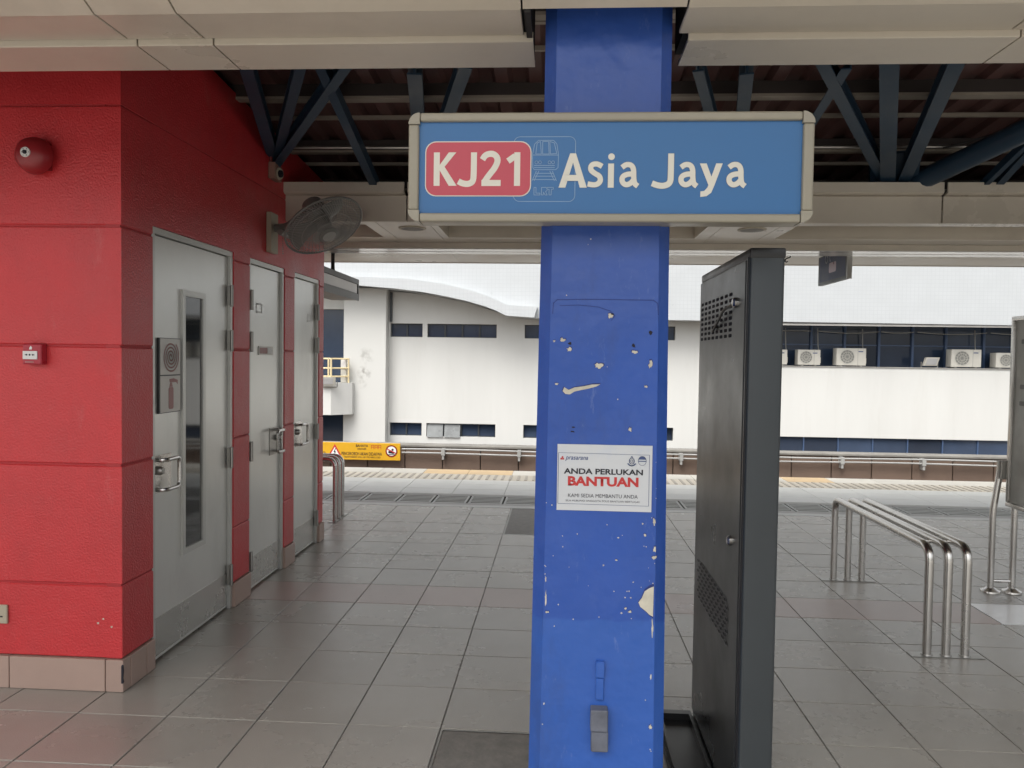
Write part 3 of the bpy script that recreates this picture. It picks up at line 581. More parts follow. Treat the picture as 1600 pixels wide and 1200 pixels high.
# ------------------------------------------------------------------ station name sign
SY = 2.30
e = empty('station_sign', (.132, 2.36, 2.08), 'blue lightbox station name sign with cream frame on the blue column', 'sign')
X0, X1, Z0, Z1 = -.456, .7235, 1.962, 2.281
box('sign_box', (X0 + .012, X1 - .012), (SY + .025, 2.445), (Z0 + .012, Z1 - .012), frame_c, e)
def fs_(a, b, d): return Vector((a, SY - d, b))
def bar(name, x0, x1, z0, z1): box(name, (x0, x1), (SY - .006, SY + .06), (z0, z1), frame_c, e, .007, 3)
bar('frame_rail', X0 + .034, X1 - .034, Z1 - .025, Z1); bar('frame_rail', X0 + .034, X1 - .034, Z0, Z0 + .025)
bar('frame_rail', X0, X0 + .031, Z0 + .034, Z1 - .034); bar('frame_rail', X1 - .031, X1, Z0 + .034, Z1 - .034)
for sx, sz in ((0, 0), (0, 1), (1, 0), (1, 1)):
    xa, za = (X1 if sx else X0), (Z1 if sz else Z0); ux, uz = (-1 if sx else 1), (-1 if sz else 1); ps = []
    for k in range(7): t = R(90 * k / 6); ps.append((xa + ux * .033 * (1 - math.sin(t)), za + uz * .033 * (1 - math.cos(t))))
    ps = ps + [(xa + ux * .0, za + uz * .033), ] if False else ps
    ps = [(xa + ux * .0335, za)] + ps[1:-1] + [(xa, za + uz * .0335), (xa + ux * .031, za + uz * .0335), (xa + ux * .0335, za + uz * .025)] if True else ps
    q = [(xa + ux * (.0335 * (1 - math.sin(R(90 * k / 8)))), za + uz * (.0335 * (1 - math.cos(R(90 * k / 8))))) for k in range(9)]
    q = q + [(xa + ux * .031, za + uz * .0335) if False else (xa + ux * .0335, za + uz * .0335)]
    bm = bmesh.new(); prism(bm, q, fs_, -.06, .0065); obj('frame_corner', bm, frame_c, e)
box('sign_face', (X0 + .028, X1 - .028), (SY + .008, SY + .024), (Z0 + .022, Z1 - .022), sign_b, e)
gy = lambda x: X0 + .026 + (x - 32) / (1545 - 32) * (X1 - X0 - .054)     # from a fraction of the face
gz = lambda y: Z1 - .024 - (y - 46) / (402 - 46) * (Z1 - Z0 - .047)
def ff(a, b, d): return Vector((a, SY + .008 - d, b))
bm = bmesh.new(); ribbon(bm, rrect(gy(418), gy(662), gz(352), gz(104), .018), .0018, ff, .0008, True)
PL = lambda pts: [(gy(a), gz(b)) for a, b in pts]
for pts, cl in (([(492, 172), (500, 132), (515, 118), (575, 118), (588, 132), (595, 172)], 0), ([(492, 174), (595, 174)], 0), ([(505, 170), (510, 128), (523, 122), (527, 170)], 1), ([(532, 170), (532, 122), (555, 122), (558, 170)], 1), ([(563, 170), (560, 122), (578, 128), (588, 168)], 1),
                ([(492, 174), (494, 222), (500, 230), (585, 230), (594, 222), (595, 174)], 0), ([(500, 214), (580, 214)], 0), ([(500, 222), (580, 222)], 0), ([(508, 236), (492, 272)], 0), ([(518, 236), (500, 272)], 0), ([(572, 236), (588, 272)], 0), ([(562, 236), (580, 272)], 0), ([(508, 244), (574, 244)], 0), ([(503, 255), (580, 255)], 0), ([(496, 268), (586, 268)], 0)):
    ribbon(bm, PL(pts), .0017, ff, .0008, bool(cl))
for cx_ in (508, 522, 560, 574): ribbon(bm, [(gy(cx_) + .0045 * math.cos(t), gz(202) + .0045 * math.sin(t)) for t in [k * .7 for k in range(9)]], .0015, ff, .0008, True)
for pts in ([(500, 298), (508, 298), (508, 320), (524, 320), (524, 327), (500, 327)], [(530, 298), (548, 298), (552, 304), (552, 310), (546, 314), (553, 327), (544, 327), (538, 316), (537, 327), (530, 327)], [(552, 298), (577, 298), (577, 305), (569, 305), (568, 327), (560, 327), (560, 305), (552, 305)]): ribbon(bm, PL(pts), .0016, ff, .0008, True)
obj('train_pictogram', bm, sign_l, e)
flat('badge_outline', [rrect(gy(63), gy(488), gz(333), gz(121), .032)], ff, .0016, sign_w, e); flat('route_badge', [rrect(gy(67), gy(484), gz(329.5), gz(125), .030)], ff, .0026, sign_r, e)
def stroke(bm, pts, wd, d, sub=0):
    """one mitred strip through the points (sign-face units), smoothed when sub > 0"""
    P = [Vector((gy(a), gz(b))) for a, b in pts]
    if sub == 'P':
        f = bm.faces.new([bm.verts.new(ff(q.x, q.y, d)) for q in P]); bmesh.ops.triangulate(bm, faces=[f]); return
    for _ in range(sub):
        Q = [P[0]]
        for a, b in zip(P, P[1:]): Q += [a * .75 + b * .25, a * .25 + b * .75]
        P = Q + [P[-1]]
    up_ = (gy(1) - gy(0)) * wd / 2; Lf = []; Rt = []
    for i, p in enumerate(P):
        t0 = (p - P[i - 1]).normalized() if i else (P[1] - p).normalized(); t1 = (P[i + 1] - p).normalized() if i < len(P) - 1 else t0
        t = (t0 + t1).normalized(); nrm = Vector((-t.y, t.x)); k = 1 / max(.5, nrm.dot(Vector((-t0.y, t0.x))))
        Lf.append(p + nrm * up_ * k); Rt.append(p - nrm * up_ * k)
    A = [(bm.verts.new(ff(l.x, l.y, d)), bm.verts.new(ff(r_.x, r_.y, d))) for l, r_ in zip(Lf, Rt)]
    for (a, b), (c, e_) in zip(A, A[1:]): bm.faces.new((a, b, e_, c))
def ga(o): return [([(846, 222), (862, 210), (882, 212), (892, 228), (892, 262), (896, 284), (909, 293)], 2), ([(893, 247), (868, 247), (848, 256), (846, 276), (860, 289), (878, 285), (892, 270)], 2)], o
GL = {'K': [([(110, 164), (110, 293)], 0), ([(158, 164), (188, 164), (138, 224), (112, 226)], 'P'), ([(116, 224), (137, 213), (191, 293), (159, 293)], 'P')],
      'J': [([(259, 164), (259, 242), (257, 277), (236, 287), (212, 283), (197, 275)], 2)],
      '2': [([(293, 192), (306, 172), (338, 168), (357, 190), (345, 222), (318, 254), (300, 280)], 2), ([(290, 282), (367, 282)], 0)],
      '1': [([(432, 164), (432, 293)], 0), ([(395, 198), (424, 178)], 0)],
      'A': [([(597, 299), (641, 168), (664, 168), (624, 299)], 'P'), ([(643, 168), (664, 168), (709, 299), (681, 299)], 'P'), ([(624, 262), (684, 262)], 0)],
      's': [([(768, 218), (748, 207), (726, 211), (721, 230), (738, 244), (760, 255), (763, 276), (744, 290), (712, 285)], 2)],
      'i': [([(803, 207), (803, 299)], 0)],
      'a': ga(0)[0],
      'j': [([(1037, 169), (1037, 245), (1036, 282), (1010, 293), (985, 290), (964, 282)], 2)],
      'b': [([(a + 230, b) for a, b in q], n) for q, n in ga(0)[0]],
      'y': [([(1149, 207), (1175, 207), (1206, 286), (1190, 304)], 'P'), ([(1212, 207), (1237, 207), (1206, 292), (1195, 318), (1177, 331), (1153, 334), (1153, 313), (1168, 311), (1180, 298)], 'P')],
      'c': [([(a + 416, b) for a, b in q], n) for q, n in ga(0)[0]]}
def letter(nm, key, wd, d, mat):
    bm = bmesh.new()
    for k, (q, n) in enumerate(GL[key]): stroke(bm, q, wd, d + k * .0003, n)
    if key == 'i': bm.faces.new([bm.verts.new(ff(a, b, d)) for a, b in circ(gy(804), gz(181), .0098, 16)])
    return obj(nm, bm, mat, e)
for key in 'KJ21': letter('code_letter', key, 24, .0030, sign_w)
LK = M('letter_edge', (.10, .12, .16), .5)
for key in 'Asiajbyc':
    wd = {'A': 23, 'i': 23, 'j': 23, 'y': 22}.get(key, 20.5)
    letter('name_letter_edge', key, wd + 2.4, .0010, LK); letter('name_letter', key, wd, .0016, sign_w)

# ------------------------------------------------------------------ ceiling bulkhead in front
ZB = 2.56
fb = empty('ceiling_bulkhead', (0, 2.5, ZB), 'cream panelled ceiling bulkhead across the top, notched round the blue column', 'bulkhead')
def seg(x0, x1):
    g_ = .003
    bm = bmesh.new(); prism(bm, [(2.297, ZB + .02), (2.235, ZB + .047), (2.20, ZB + .35), (2.212, ZB + .35), (2.245, ZB + .055), (2.299, ZB + .032)], lambda a, b, d: Vector((d, a, b)), x0 + g_, x1 - g_); obj('fascia_panel', bm, alu_m, fb)
    box('soffit_panel', (x0 + g_, x1 - g_), (2.2995, 2.482), (ZB + .02, ZB + .032), alu_m, fb, .002)
    bm = bmesh.new(); prism(bm, [(2.484, ZB + .031), (2.484, ZB + .003), (2.487, ZB), (2.697, ZB), (2.70, ZB + .003), (2.70, ZB + .02), (2.69, ZB + .02), (2.69, ZB + .012), (2.496, ZB + .012), (2.496, ZB + .031)], lambda a, b, d: Vector((d, a, b)), x0 + .03 + g_, x1 + .03 - g_); obj('soffit_panel', bm, alu_m, fb)
for a, b in ((-7.5, -5.8), (-5.8, -3.6), (-3.6, -1.42), (-1.42, -1.165), (-1.165, -.125), (.355, 1.36), (1.36, 1.62), (1.62, 3.8), (3.8, 6.5)): seg(a, b)
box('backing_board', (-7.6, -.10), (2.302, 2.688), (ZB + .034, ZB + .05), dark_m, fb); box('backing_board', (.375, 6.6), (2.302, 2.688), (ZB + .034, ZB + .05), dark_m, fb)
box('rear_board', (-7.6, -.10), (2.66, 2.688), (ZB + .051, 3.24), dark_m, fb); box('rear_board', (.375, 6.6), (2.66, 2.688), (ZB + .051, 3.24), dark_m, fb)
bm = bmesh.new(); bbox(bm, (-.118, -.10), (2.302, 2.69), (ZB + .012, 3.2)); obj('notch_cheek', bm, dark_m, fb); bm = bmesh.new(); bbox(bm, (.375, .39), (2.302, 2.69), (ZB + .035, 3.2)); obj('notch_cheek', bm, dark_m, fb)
bm = bmesh.new(); prism(bm, [(2.297, ZB + .02), (2.235, ZB + .047), (2.20, ZB + .35), (2.212, ZB + .35), (2.245, ZB + .055), (2.299, ZB + .032)], lambda a, b, d: Vector((d, a, b)), -.122, .352); obj('fascia_panel', bm, alu_m, fb)

# ------------------------------------------------------------------ far bulkhead (platform-side eaves)
ZF = 2.52
rbk = empty('eaves_bulkhead', (0, 6.8, ZF), 'long cream eaves bulkhead on the platform side with recessed troughs', 'bulkhead')
FJ = [-8, -5.0, -1.10, 2.60, 6.2, 9.5]
for a, b in zip(FJ, FJ[1:]):
    box('fascia_panel', (a + .004, b - .004), (5.50, 5.515), (ZF + .001, 2.705), alu_m, rbk, .003)
    bm = bmesh.new(); prism(bm, [(5.516, 2.706), (5.47, 2.712), (5.455, 2.722), (5.455, 2.79), (5.47, 2.79), (5.47, 2.73), (5.516, 2.722)], lambda a_, b_, d: Vector((d, a_, b_)), a + .012, b - .012); obj('gutter_lip', bm, alu_m, rbk)
SPK = [(-1.33, -.955), (1.16, 1.56)]
TR = [(-5.2, -1.43), (-.90, 1.05), (1.67, 5.2)]
bm = bmesh.new(); holes_wall(bm, lambda a, b, d: Vector((a, b, d)), -8, 9.5, 5.516, 6.50, ZF, ZF + .014, [(a, b, 5.62, 6.22) for a, b in TR] + [(a - .004, a, 5.516, 6.5) for s in SPK for a in s]); obj('soffit_panel', bm, alu_m, rbk)
for a, b in TR:
    bm = bmesh.new(); holes_wall(bm, lambda a_, b_, d: Vector((a_, b_, d)), a - .02, b + .02, 5.60, 6.24, ZF + .015, ZF + .10, [(a, b, 5.62, 6.22)]); bbox(bm, (a - .02, b + .02), (5.60, 6.24), (ZF + .1005, ZF + .11)); obj('light_trough', bm, alu_m, rbk)
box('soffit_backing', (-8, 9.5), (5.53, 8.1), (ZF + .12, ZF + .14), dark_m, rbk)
for (a, b) in SPK:
    sp = empty('ceiling_speaker', ((a + b) / 2, 5.78, ZF), 'round grey ceiling speaker left of the blue column' if a < 0 else 'round grey ceiling speaker right of the blue column', 'speaker', 'round speakers in the eaves soffit')
    bm = bmesh.new(); lathe(bm, [(.105, 0), (.10, .006), (.085, .007), (.0, .0072)], ((a + b) / 2 + .03, 5.78, ZF), (0, 0, -1), 28); obj('grille_ring', bm, beige_m, sp, True)
    bm = bmesh.new(); lathe(bm, [(.084, .0073), (.06, .0095), (.0, .010)], ((a + b) / 2 + .03, 5.78, ZF), (0, 0, -1), 28); obj('grille', bm, M('speaker_mesh', (.26, .25, .22), .6, bump=.5, bs=300), sp, True)
def strip(y0, y1, z, m, name='soffit_strip'):
    for a, b in zip(FJ, FJ[1:]): box(name, (a + .05, b + .048), (y0, y1), (z, z + .012), m, rbk, .0015)
box('step_face', (-8, 9.5), (6.502, 6.512), (2.474, ZF + .014), alu_m, rbk)
strip(6.513, 6.66, 2.468, alu_g); strip(6.672, 6.80, 2.466, alu_g)
box('step_back', (-8, 9.5), (6.805, 6.815), (2.469, 2.56), alu_m, rbk)
strip(6.816, 8.16, 2.556, alu_m, 'outer_soffit_panel')
box('eaves_edge', (-8, 9.5), (8.165, 8.18), (2.55, 3.0), alu_m, rbk)

# ------------------------------------------------------------------ roof with purlins, trusses
rf = empty('canopy_roof', (0, 5.2, 3.2), 'dark maroon corrugated canopy roof on cream purlins', 'roof')
def zr(y): return wtop(y) + .055
bm = bmesh.new(); pr = []; x = -8.0
while x < 9.6:
    pr += [(x, .0), (x + .07, .0), (x + .095, .035), (x + .175, .035), (x + .20, 0)]; x += .2001
A = [bm.verts.new((a, 2.2, zr(2.2) + b)) for a, b in pr]; B = [bm.verts.new((a, 8.25, zr(8.25) + b)) for a, b in pr]
for i in range(len(pr) - 1): bm.faces.new((A[i], A[i + 1], B[i + 1], B[i]))
o = obj('roof_sheet', bm, sheet_m, rf); o.modifiers.new('s', 'SOLIDIFY').thickness = .004
for y in (3.70, 4.64, 5.58, 6.52, 7.46):
    z = zr(y); bm = bmesh.new()
    bbox(bm, (-8, 9.6), (y - .004, y + .0), (z - .075, z - .002)); bbox(bm, (-8, 9.6), (y, y + .055), (z - .008, z - .002))
    pu = obj('purlin', bm, purlin_d, rf); bm = bmesh.new(); bbox(bm, (-8, 9.6), (y - .006, y + .055), (z - .092, z - .076)); obj('lower_flange', bm, purlin_m, pu)
    bm = bmesh.new(); bbox(bm, (-8, 9.6), (y + .17, y + .20), (zr(y + .2) - .035, zr(y + .2) - .006)); obj('batten', bm, purlin_m, rf); bm = bmesh.new(); bbox(bm, (-8, 9.6), (y + .47, y + .495), (zr(y + .5) - .03, zr(y + .5) - .006)); obj('batten', bm, purlin_m, rf)
def truss(name, label, mem, base):
    t = empty(name, base, label, 'truss')
    for nm, p, q, wd, ht, kd in mem:
        if nm == 'strut' or nm == 'tube': p = Vector(p) + (Vector(p) - Vector(q)) * .28
        if nm == 'strut': wd *= .72
        bm = bmesh.new()
        if kd == 'T': tube(bm, [p, q], wd / 2, 14)
        else: beam(bm, p, q, wd, ht, (0, 0, 1) if abs((Vector(q) - Vector(p)).normalized().z) < .95 else (0, 1, 0), kd)
        obj(nm, bm, truss_m, t, kd == 'T')
truss('roof_truss', 'blue steel roof truss with splayed struts above the steel doors', [
    ('strut', (-1.298, 4.30, 3.07), (-1.335, 5.53, 2.79), .075, .075, 'L'), ('strut', (-1.30, 4.30, 3.07), (-2.03, 5.35, 2.865), .08, .08, 'H'),
    ('strut', (-1.50, 4.30, 3.07), (-2.02, 5.38, 2.90), .08, .08, 'H'), ('strut', (-1.736, 4.295, 3.07), (-2.03, 5.47, 2.89), .10, .08, 'H')], (-1.5, 4.6, 2.9))
truss('roof_truss', 'blue steel roof members just above the name sign beside the column', [
    ('strut', (-.818, 4.31, 3.07), (-.94, 5.1, 3.03), .11, .08, 'H'), ('strut', (-.586, 4.315, 3.07), (-.86, 5.25, 2.97), .10, .08, 'H'), ('strut', (.765, 4.34, 3.07), (1.02, 5.2, 3.0), .08, .08, 'H'), ('strut', (.99, 4.345, 3.07), (1.14, 5.1, 3.02), .10, .08, 'H')], (0, 4.7, 2.9))
truss('roof_truss', 'blue steel post with branching struts and a thick round tube at right', [
    ('strut', (1.46, 4.353, 3.07), (1.50, 5.15, 2.96), .075, .075, 'L'), ('strut', (1.48, 4.353, 3.07), (2.22, 5.55, 2.86), .09, .08, 'H'), ('strut', (1.76, 4.358, 3.07), (2.26, 5.57, 2.84), .13, .10, 'H'), ('strut', (2.047, 4.364, 3.06), (2.36, 5.57, 2.84), .11, .09, 'H'),
    ('gusset_plate', (2.20, 5.30, 2.95), (2.33, 5.66, 2.78), .30, .02, 'box'), ('post', (2.30, 5.62, 2.60), (2.30, 5.62, 2.98), .26, .12, 'box'), ('tube', (2.42, 5.62, 2.80), (2.95, 4.30, 3.05), .14, .14, 'T'), ('strut', (2.95, 5.53, 2.78), (2.96, 4.9, 3.05), .07, .07, 'H'), ('strut', (2.86, 5.50, 2.78), (2.92, 5.0, 3.0), .05, .05, 'L')], (2.3, 5.4, 2.8))

bm = bmesh.new(); tube(bm, [(-1.9, 5.30, 2.99), (0, 5.30, 2.985), (9, 5.30, 2.99)], .011, 8); tag(obj('electrical_conduit', bm, steel_d, None, True), 'thin grey conduit running along under the dark canopy roof', 'conduit')
bm = bmesh.new(); tube(bm, [(2.45, 5.2, 2.95), (2.75, 4.95, 3.0), (3.05, 4.7, 3.06)], .006, 6); tag(obj('loose_cable', bm, kiosk_k, None, True), 'thin black cable slung beside the thick blue roof tube', 'cable')
# added roof out of view, sized to limit the daylight coming in
cr = empty('unseen_shade_roof', (0, -1, 3.9), 'added unseen pale roof over the viewpoint that limits the daylight', 'roof')
box('shade_deck', (-9, 9.6), (-.5, 2.19), (4.1, 4.17), alu_m, cr)
box('fascia_panel', (-9, 9.6), (-.515, -.505), (4.0, 4.3), alu_m, cr)

# ------------------------------------------------------------------ digital totem (kiosk)
kx0, kx1, ky0, ky1, kz = .597, .712, 2.515, 3.355, 1.915
e = empty('display_totem', ((kx0 + kx1) / 2, 2.93, 0), 'tall charcoal display totem seen edge-on beside the blue column', 'totem')
box('casing', (kx0 + .006, kx1), (ky0, ky1), (.02, kz), kiosk_m, e, .012, 3)
box('rear_panel', (kx0 - .001, kx0 + .0055), (ky0 + .035, ky1 - .012), (.06, kz - .03), kiosk_b, e, .002)
box('edge_seam', (kx0 + .001, kx0 + .012), (ky0 + .013, ky0 + .032), (.05, kz - .02), kiosk_k, e, .003)
box('top_cap', (kx0 + .004, kx1 + .002), (ky0 - .003, ky1 + .002), (kz - .028, kz + .006), kiosk_k, e, .008, 2)
box('display_glass', (kx1 + .0005, kx1 + .005), (ky0 + .04, ky1 - .04), (.35, kz - .08), glass_d, e)
fk = lambda a, b, d: Vector((kx0 - .001 - d, a, b))
bm = bmesh.new()
for r_ in range(8):
    for c in range(8): prism(bm, rrect(2.755 + c * .076 - .024, 2.755 + c * .076 + .024, 1.648 + r_ * .0205 - .006, 1.648 + r_ * .0205 + .006, .0055, 3), fk, -.002, .0006)
tag(obj('vent_slots', bm, plaster_d, e), kind='stuff')
bm = bmesh.new()
for r_ in range(8):
    for c in range(10):
        cy_, cz_ = 2.705 + c * .058 + (.029 if r_ % 2 else 0), .580 + r_ * .0205; ribbon(bm, circ(cy_, cz_, .024, 6, .0085), .006, fk, .0022, True)
obj('hole_rim_highlights', bm, M('rim_highlight_grey', (.16, .16, .16), .35, .5), e)['kind'] = 'stuff'  # paler rings paint the highlight on each hole rim
bm = bmesh.new()
for r_ in range(8):
    for c in range(10): prism(bm, circ(2.705 + c * .058 + (.029 if r_ % 2 else 0), .580 + r_ * .0205, .022, 6, .0075), fk, -.002, .0008)
obj('speaker_holes', bm, plaster_d, e)['kind'] = 'stuff'
for z in (1.757, .947):
    bm = bmesh.new(); lathe(bm, [(.017, 0), (.017, .008), (.012, .014), (.0, .0145)], (kx0 - .001, 2.668, z), (-1, 0, 0), 16); obj('lock', bm, steel, e, True)
bm = bmesh.new(); tube(bm, rounded([(kx0 - .012, 2.68, 1.75), (kx0 - .02, 2.78, 1.74), (kx0 - .012, 2.93, 1.70), (kx0 - .008, 3.03, 1.672)], .03, 3), .005, 6); obj('cable_tail', bm, kiosk_k, e, True)
bm = bmesh.new(); prism(bm, rrect(.44, .722, 2.42, 3.345, .03), lambda a, b, d: Vector((a, b, d)), .001, .022); obj('base_plate', bm, kiosk_k, e)
bm = bmesh.new(); holes_wall(bm, lambda a, b, d: Vector((a, b, d)), .45, .59, 2.45, 3.335, .0225, .05, [(.462, .578, 2.46, 3.30)]); obj('base_tray_rim', bm, kiosk_k, e)
bm = bmesh.new(); tube(bm, rounded([(.47, 2.66, .03), (.50, 2.62, .06), (.53, 2.66, .035), (.56, 2.60, .06), (.575, 2.58, .1)], .02, 4), .006, 6); obj('loose_cable', bm, M('cable_grey', (.12, .12, .12), .5), e, True)

# ------------------------------------------------------------------ stainless lean benches
def bench(label, org, along, n, length, pitch, plates):
    """hoops run along +d; spaced along s"""
    e = empty('leaning_bench', org, label, 'bench', 'tubular leaning benches'); o = Vector(org); d = Vector(along); s = Vector((-d.y, d.x, 0)) * -1
    for k in range(n):
        b = o + s * pitch * k; H = .585; bm = bmesh.new()
        tube(bm, rounded([b + Vector((0, 0, .001)), b + Vector((0, 0, H)), b + d * length + Vector((0, 0, H)), b + d * length + Vector((0, 0, .001))], .085, 9), .0225, 16); obj('hoop', bm, steel, e, True)
    for t in (.18, length - .18):
        bm = bmesh.new(); p = o + d * t + Vector((0, 0, .575)); tube(bm, [p, p + s * pitch * (n - 1)], .011, 8); obj('cross_tie', bm, steel, e, True)
    for t in (0, length):
        c = o + d * t + s * pitch * (n - 1) / 2; bm = bmesh.new(); hw = pitch * (n - 1) / 2 + .09
        prism(bm, [(-hw, -.035), (hw, -.035), (hw, .035), (-hw, .035)], lambda a, b, q: c + s * a + d * b + Vector((0, 0, q)), .0006, .004); obj('foot_plate', bm, steel_d, e)
        for k in range(n):
            bm = bmesh.new(); lathe(bm, [(.030, .004), (.028, .009), (.0, .0095)], o + d * t + s * pitch * k, (0, 0, 1), 16); obj('foot_collar', bm, steel_d, e, True)
bench('three-tube stainless leaning bench standing free on the right of the totem', (1.99, 4.225, 0), (0, 1, 0), 3, 1.415, .0985, True)
bench('three-tube stainless leaning bench peeking out past the far red wall corner', (-2.085, 7.14, 0), (-1, 0, 0), 3, 1.42, .12, True)

# ------------------------------------------------------------------ map board
e = empty('map_board', (3.06, 4.85, 0), 'steel framed map board on bent stainless legs at the right edge', 'map board')
by0, by1, bz0, bz1 = 4.15, 5.435, .60, 1.885
box('panel', (3.062, 3.10), (by0 + .03, by1 - .03), (bz0 + .03, bz1 - .03), board_m, e)
def frm(a, b, c, d): box('frame_rail', (3.045, 3.112), (a, b), (c, d), steel, e, .006, 2)
frm(by0, by1, bz1 - .028, bz1); frm(by0, by1, bz0, bz0 + .028); frm(by1 - .028, by1, bz0 + .029, bz1 - .029); frm(by0, by0 + .028, bz0 + .029, bz1 - .029)
bm = bmesh.new(); fbx = lambda a, b, d: Vector((3.062 - d, a, b)); 
for z in (1.70, 1.40, 1.29): prism(bm, rrect(5.28, 5.34, z, z + .03, .008), fbx, -.001, .001)
obj('printed_marks', bm, M('map_print', (.12, .12, .12), .4), e)
for y in (5.46, 4.13):
    bm = bmesh.new(); tube(bm, rounded([(2.982, y, .002), (2.982, y, .56), (3.02, y, .83), (3.02, y, .90)], .05, 5), .021, 14); obj('front_leg', bm, steel, e, True)
    bm = bmesh.new(); tube(bm, [(3.125, y, .002), (3.125, y, .90)], .021, 14); obj('rear_leg', bm, steel, e, True)
    bm = bmesh.new(); tube(bm, [(2.985, y, .078), (3.125, y, .078)], .013, 10); obj('cross_bar', bm, steel, e, True)
    box('clamp_bracket', (3.0, 3.14), (y - .02, y + .012), (.78, .905), steel_d, e, .004)
    for x in (2.982, 3.125):
        bm = bmesh.new(); lathe(bm, [(.062, .001), (.060, .012), (.040, .02), (.026, .03), (.022, .031)], (x, y, 0), (0, 0, 1), 20); obj('floor_flange', bm, steel, e, True)

# ------------------------------------------------------------------ hanging monitor, hanging sign box
e = empty('hanging_monitor', (2.44, 7.1, 2.4), 'dark display monitor hanging from the platform eaves', 'monitor')
bm = bmesh.new(); prism(bm, rrect(6.80, 7.53, 2.278, 2.545, .012, 3), lambda a, b, d: Vector((2.44 + d, a, b)), 0, .035); obj('housing', bm, kiosk_m, e)
fm = lambda a, b, d: Vector((2.44 - d, a, b))
bm = bmesh.new(); prism(bm, [(6.84, 2.305), (7.49, 2.305), (7.49, 2.535), (6.84, 2.535)], fm, 0, .001); obj('screen', bm, screen_m, e)
box('end_cap', (2.438, 2.478), (6.785, 6.80), (2.276, 2.546), steel_d, e); box('hanger', (2.445, 2.47), (7.12, 7.22), (2.545, 2.556), kiosk_k, e)
bm = bmesh.new(); fm2 = lambda a, b, d: Vector((2.44 - d, 7.48 - a, b)); ribbon(bm, circ(.17, 2.505, .035, 14), .012, fm2, .002, True); ribbon(bm, [(.27, 2.53), (.255, 2.505), (.27, 2.475)], .012, fm2, .002); obj('screen_digits', bm, M('screen_pale', (.35, .37, .40), .3), e)
bm = bmesh.new(); prism(bm, rrect(.24, .42, 2.37, 2.46, .02), fm2, 0, .0015); obj('screen_graphic', bm, M('screen_pink', (.30, .18, .22), .3), e)
bm = bmesh.new(); tube(bm, rounded([(2.13, 7.4, 2.556), (2.14, 7.4, 2.535), (2.10, 7.4, 2.52), (2.085, 7.4, 2.50), (2.10, 7.4, 2.485), (2.115, 7.4, 2.495)], .01, 3), .006, 6)
tag(obj('cable_hook', bm, kiosk_k, None, True), 'small dangling black cable end under the eaves right of the totem', 'cable')
e = empty('hanging_sign_box', (-2.24, 7.2, 2.24), 'white faced grey sign box hung on a black pole past the doors', 'sign box')
hx = -2.10
box('sign_body', (hx - .28, hx - .005), (6.3, 7.985), (2.135, 2.335), hang_g, e, .004)
box('white_face', (hx - .0049, hx + .002), (6.32, 7.93), (2.205, 2.295), hang_w, e)
bm = bmesh.new(); holes_wall(bm, face_x(hx), 6.3, 7.99, 2.13, 2.35, -.005, .008, [(6.32, 7.955, 2.20, 2.30)]); obj('face_frame', bm, hang_g, e)
bm = bmesh.new(); lathe(bm, [(.06, 0), (.05, .02), (.022, .05), (.018, .09), (.018, .22)], (hx - .12, 7.48, 2.336), (0, 0, 1), 12); obj('hanging_pole', bm, kiosk_k, e, True)
box('pole_plate', (hx - .20, hx - .02), (7.40, 7.66), (2.3355, 2.347), kiosk_k, e)

# ------------------------------------------------------------------ across the track: barrier wall, pipes, warning sign
e = empty('barrier_wall', (2, 14.1, -1.1), 'low brown panelled barrier wall beyond the track', 'wall')
box('wall_core', (-12, 14), (14.06, 14.25), (-1.15, -.10), dark_m, e)
n_ = 0; x = -5.57
while x < 9.5:
    box('panel', (x + .008, x + .687), (14.0, 14.055), (-1.12, -.10), brown_m, e, .006); x += .695
box('coping', (-12, 14), (13.97, 14.28), (-.098, -.05), M('weathered_coping', (.20, .19, .17), .8, var=.2), e, .01)
for i, (z, lab) in enumerate(((-.125, 'upper white service pipe along the barrier wall'), (-.195, 'lower white service pipe along the barrier wall'))):
    bm = bmesh.new(); tube(bm, [(-2.83 + k * .6, 13.9, z + .008 * math.sin(k * .9 + i)) for k in range(26)], .015, 8); tag(obj('service_pipe', bm, pipe_w, None, True), lab, 'pipe', 'pipes on the barrier wall')
for i, x in enumerate((-2.07, -.69, 2.2, 5.0, 6.39)):
    bm = bmesh.new(); bbox(bm, (x - .032, x + .032), (13.86, 13.998), (-.225, -.105)); bbox(bm, (x - .018, x + .018), (13.87, 13.998), (-.30, -.226))
    tag(obj('pipe_bracket', bm, pipe_w), ['white pipe bracket nearest the yellow warning sign', 'white pipe bracket just left of the blue column', 'white pipe bracket in the gap between column and totem', 'white pipe bracket right of the totem, behind the bench', 'white pipe bracket furthest right, nearest the map board'][i], 'bracket', 'pipe brackets on the barrier wall')
e = empty('warning_sign', (-4.2, 13.9, -.18), 'yellow danger warning sign board on the barrier wall', 'warning sign')
YS = 13.86
box('board', (-6.4, -2.85), (YS, YS + .03), (-.335, -.025), yellow_m, e, .003)
fw = face_y(YS)
def tri(s, cx, cz): return [(cx - s * .86, cz - s * .5), (cx + s * .86, cz - s * .5), (cx, cz + s)]
flat('triangle_border', [tri(.145, -4.055, -.20)], fw, .002, ink_r, e); flat('triangle_field', [tri(.095, -4.055, -.205)], fw, .0035, ink_w, e)
flat('lightning_bolt', [[(-4.045, -.135), (-4.08, -.205), (-4.055, -.205), (-4.068, -.255), (-4.03, -.19), (-4.052, -.19), (-4.035, -.135)]], fw, .005, ink_k, e)
text('warning_word', 'BAHAYA', -3.665, -3.44, -.10, -.055, fw, .002, ink_k, e, .02); text('warning_word', 'DANGER', -3.635, -3.47, -.15, -.12, fw, .002, ink_k, e, .015)
bm = bmesh.new()
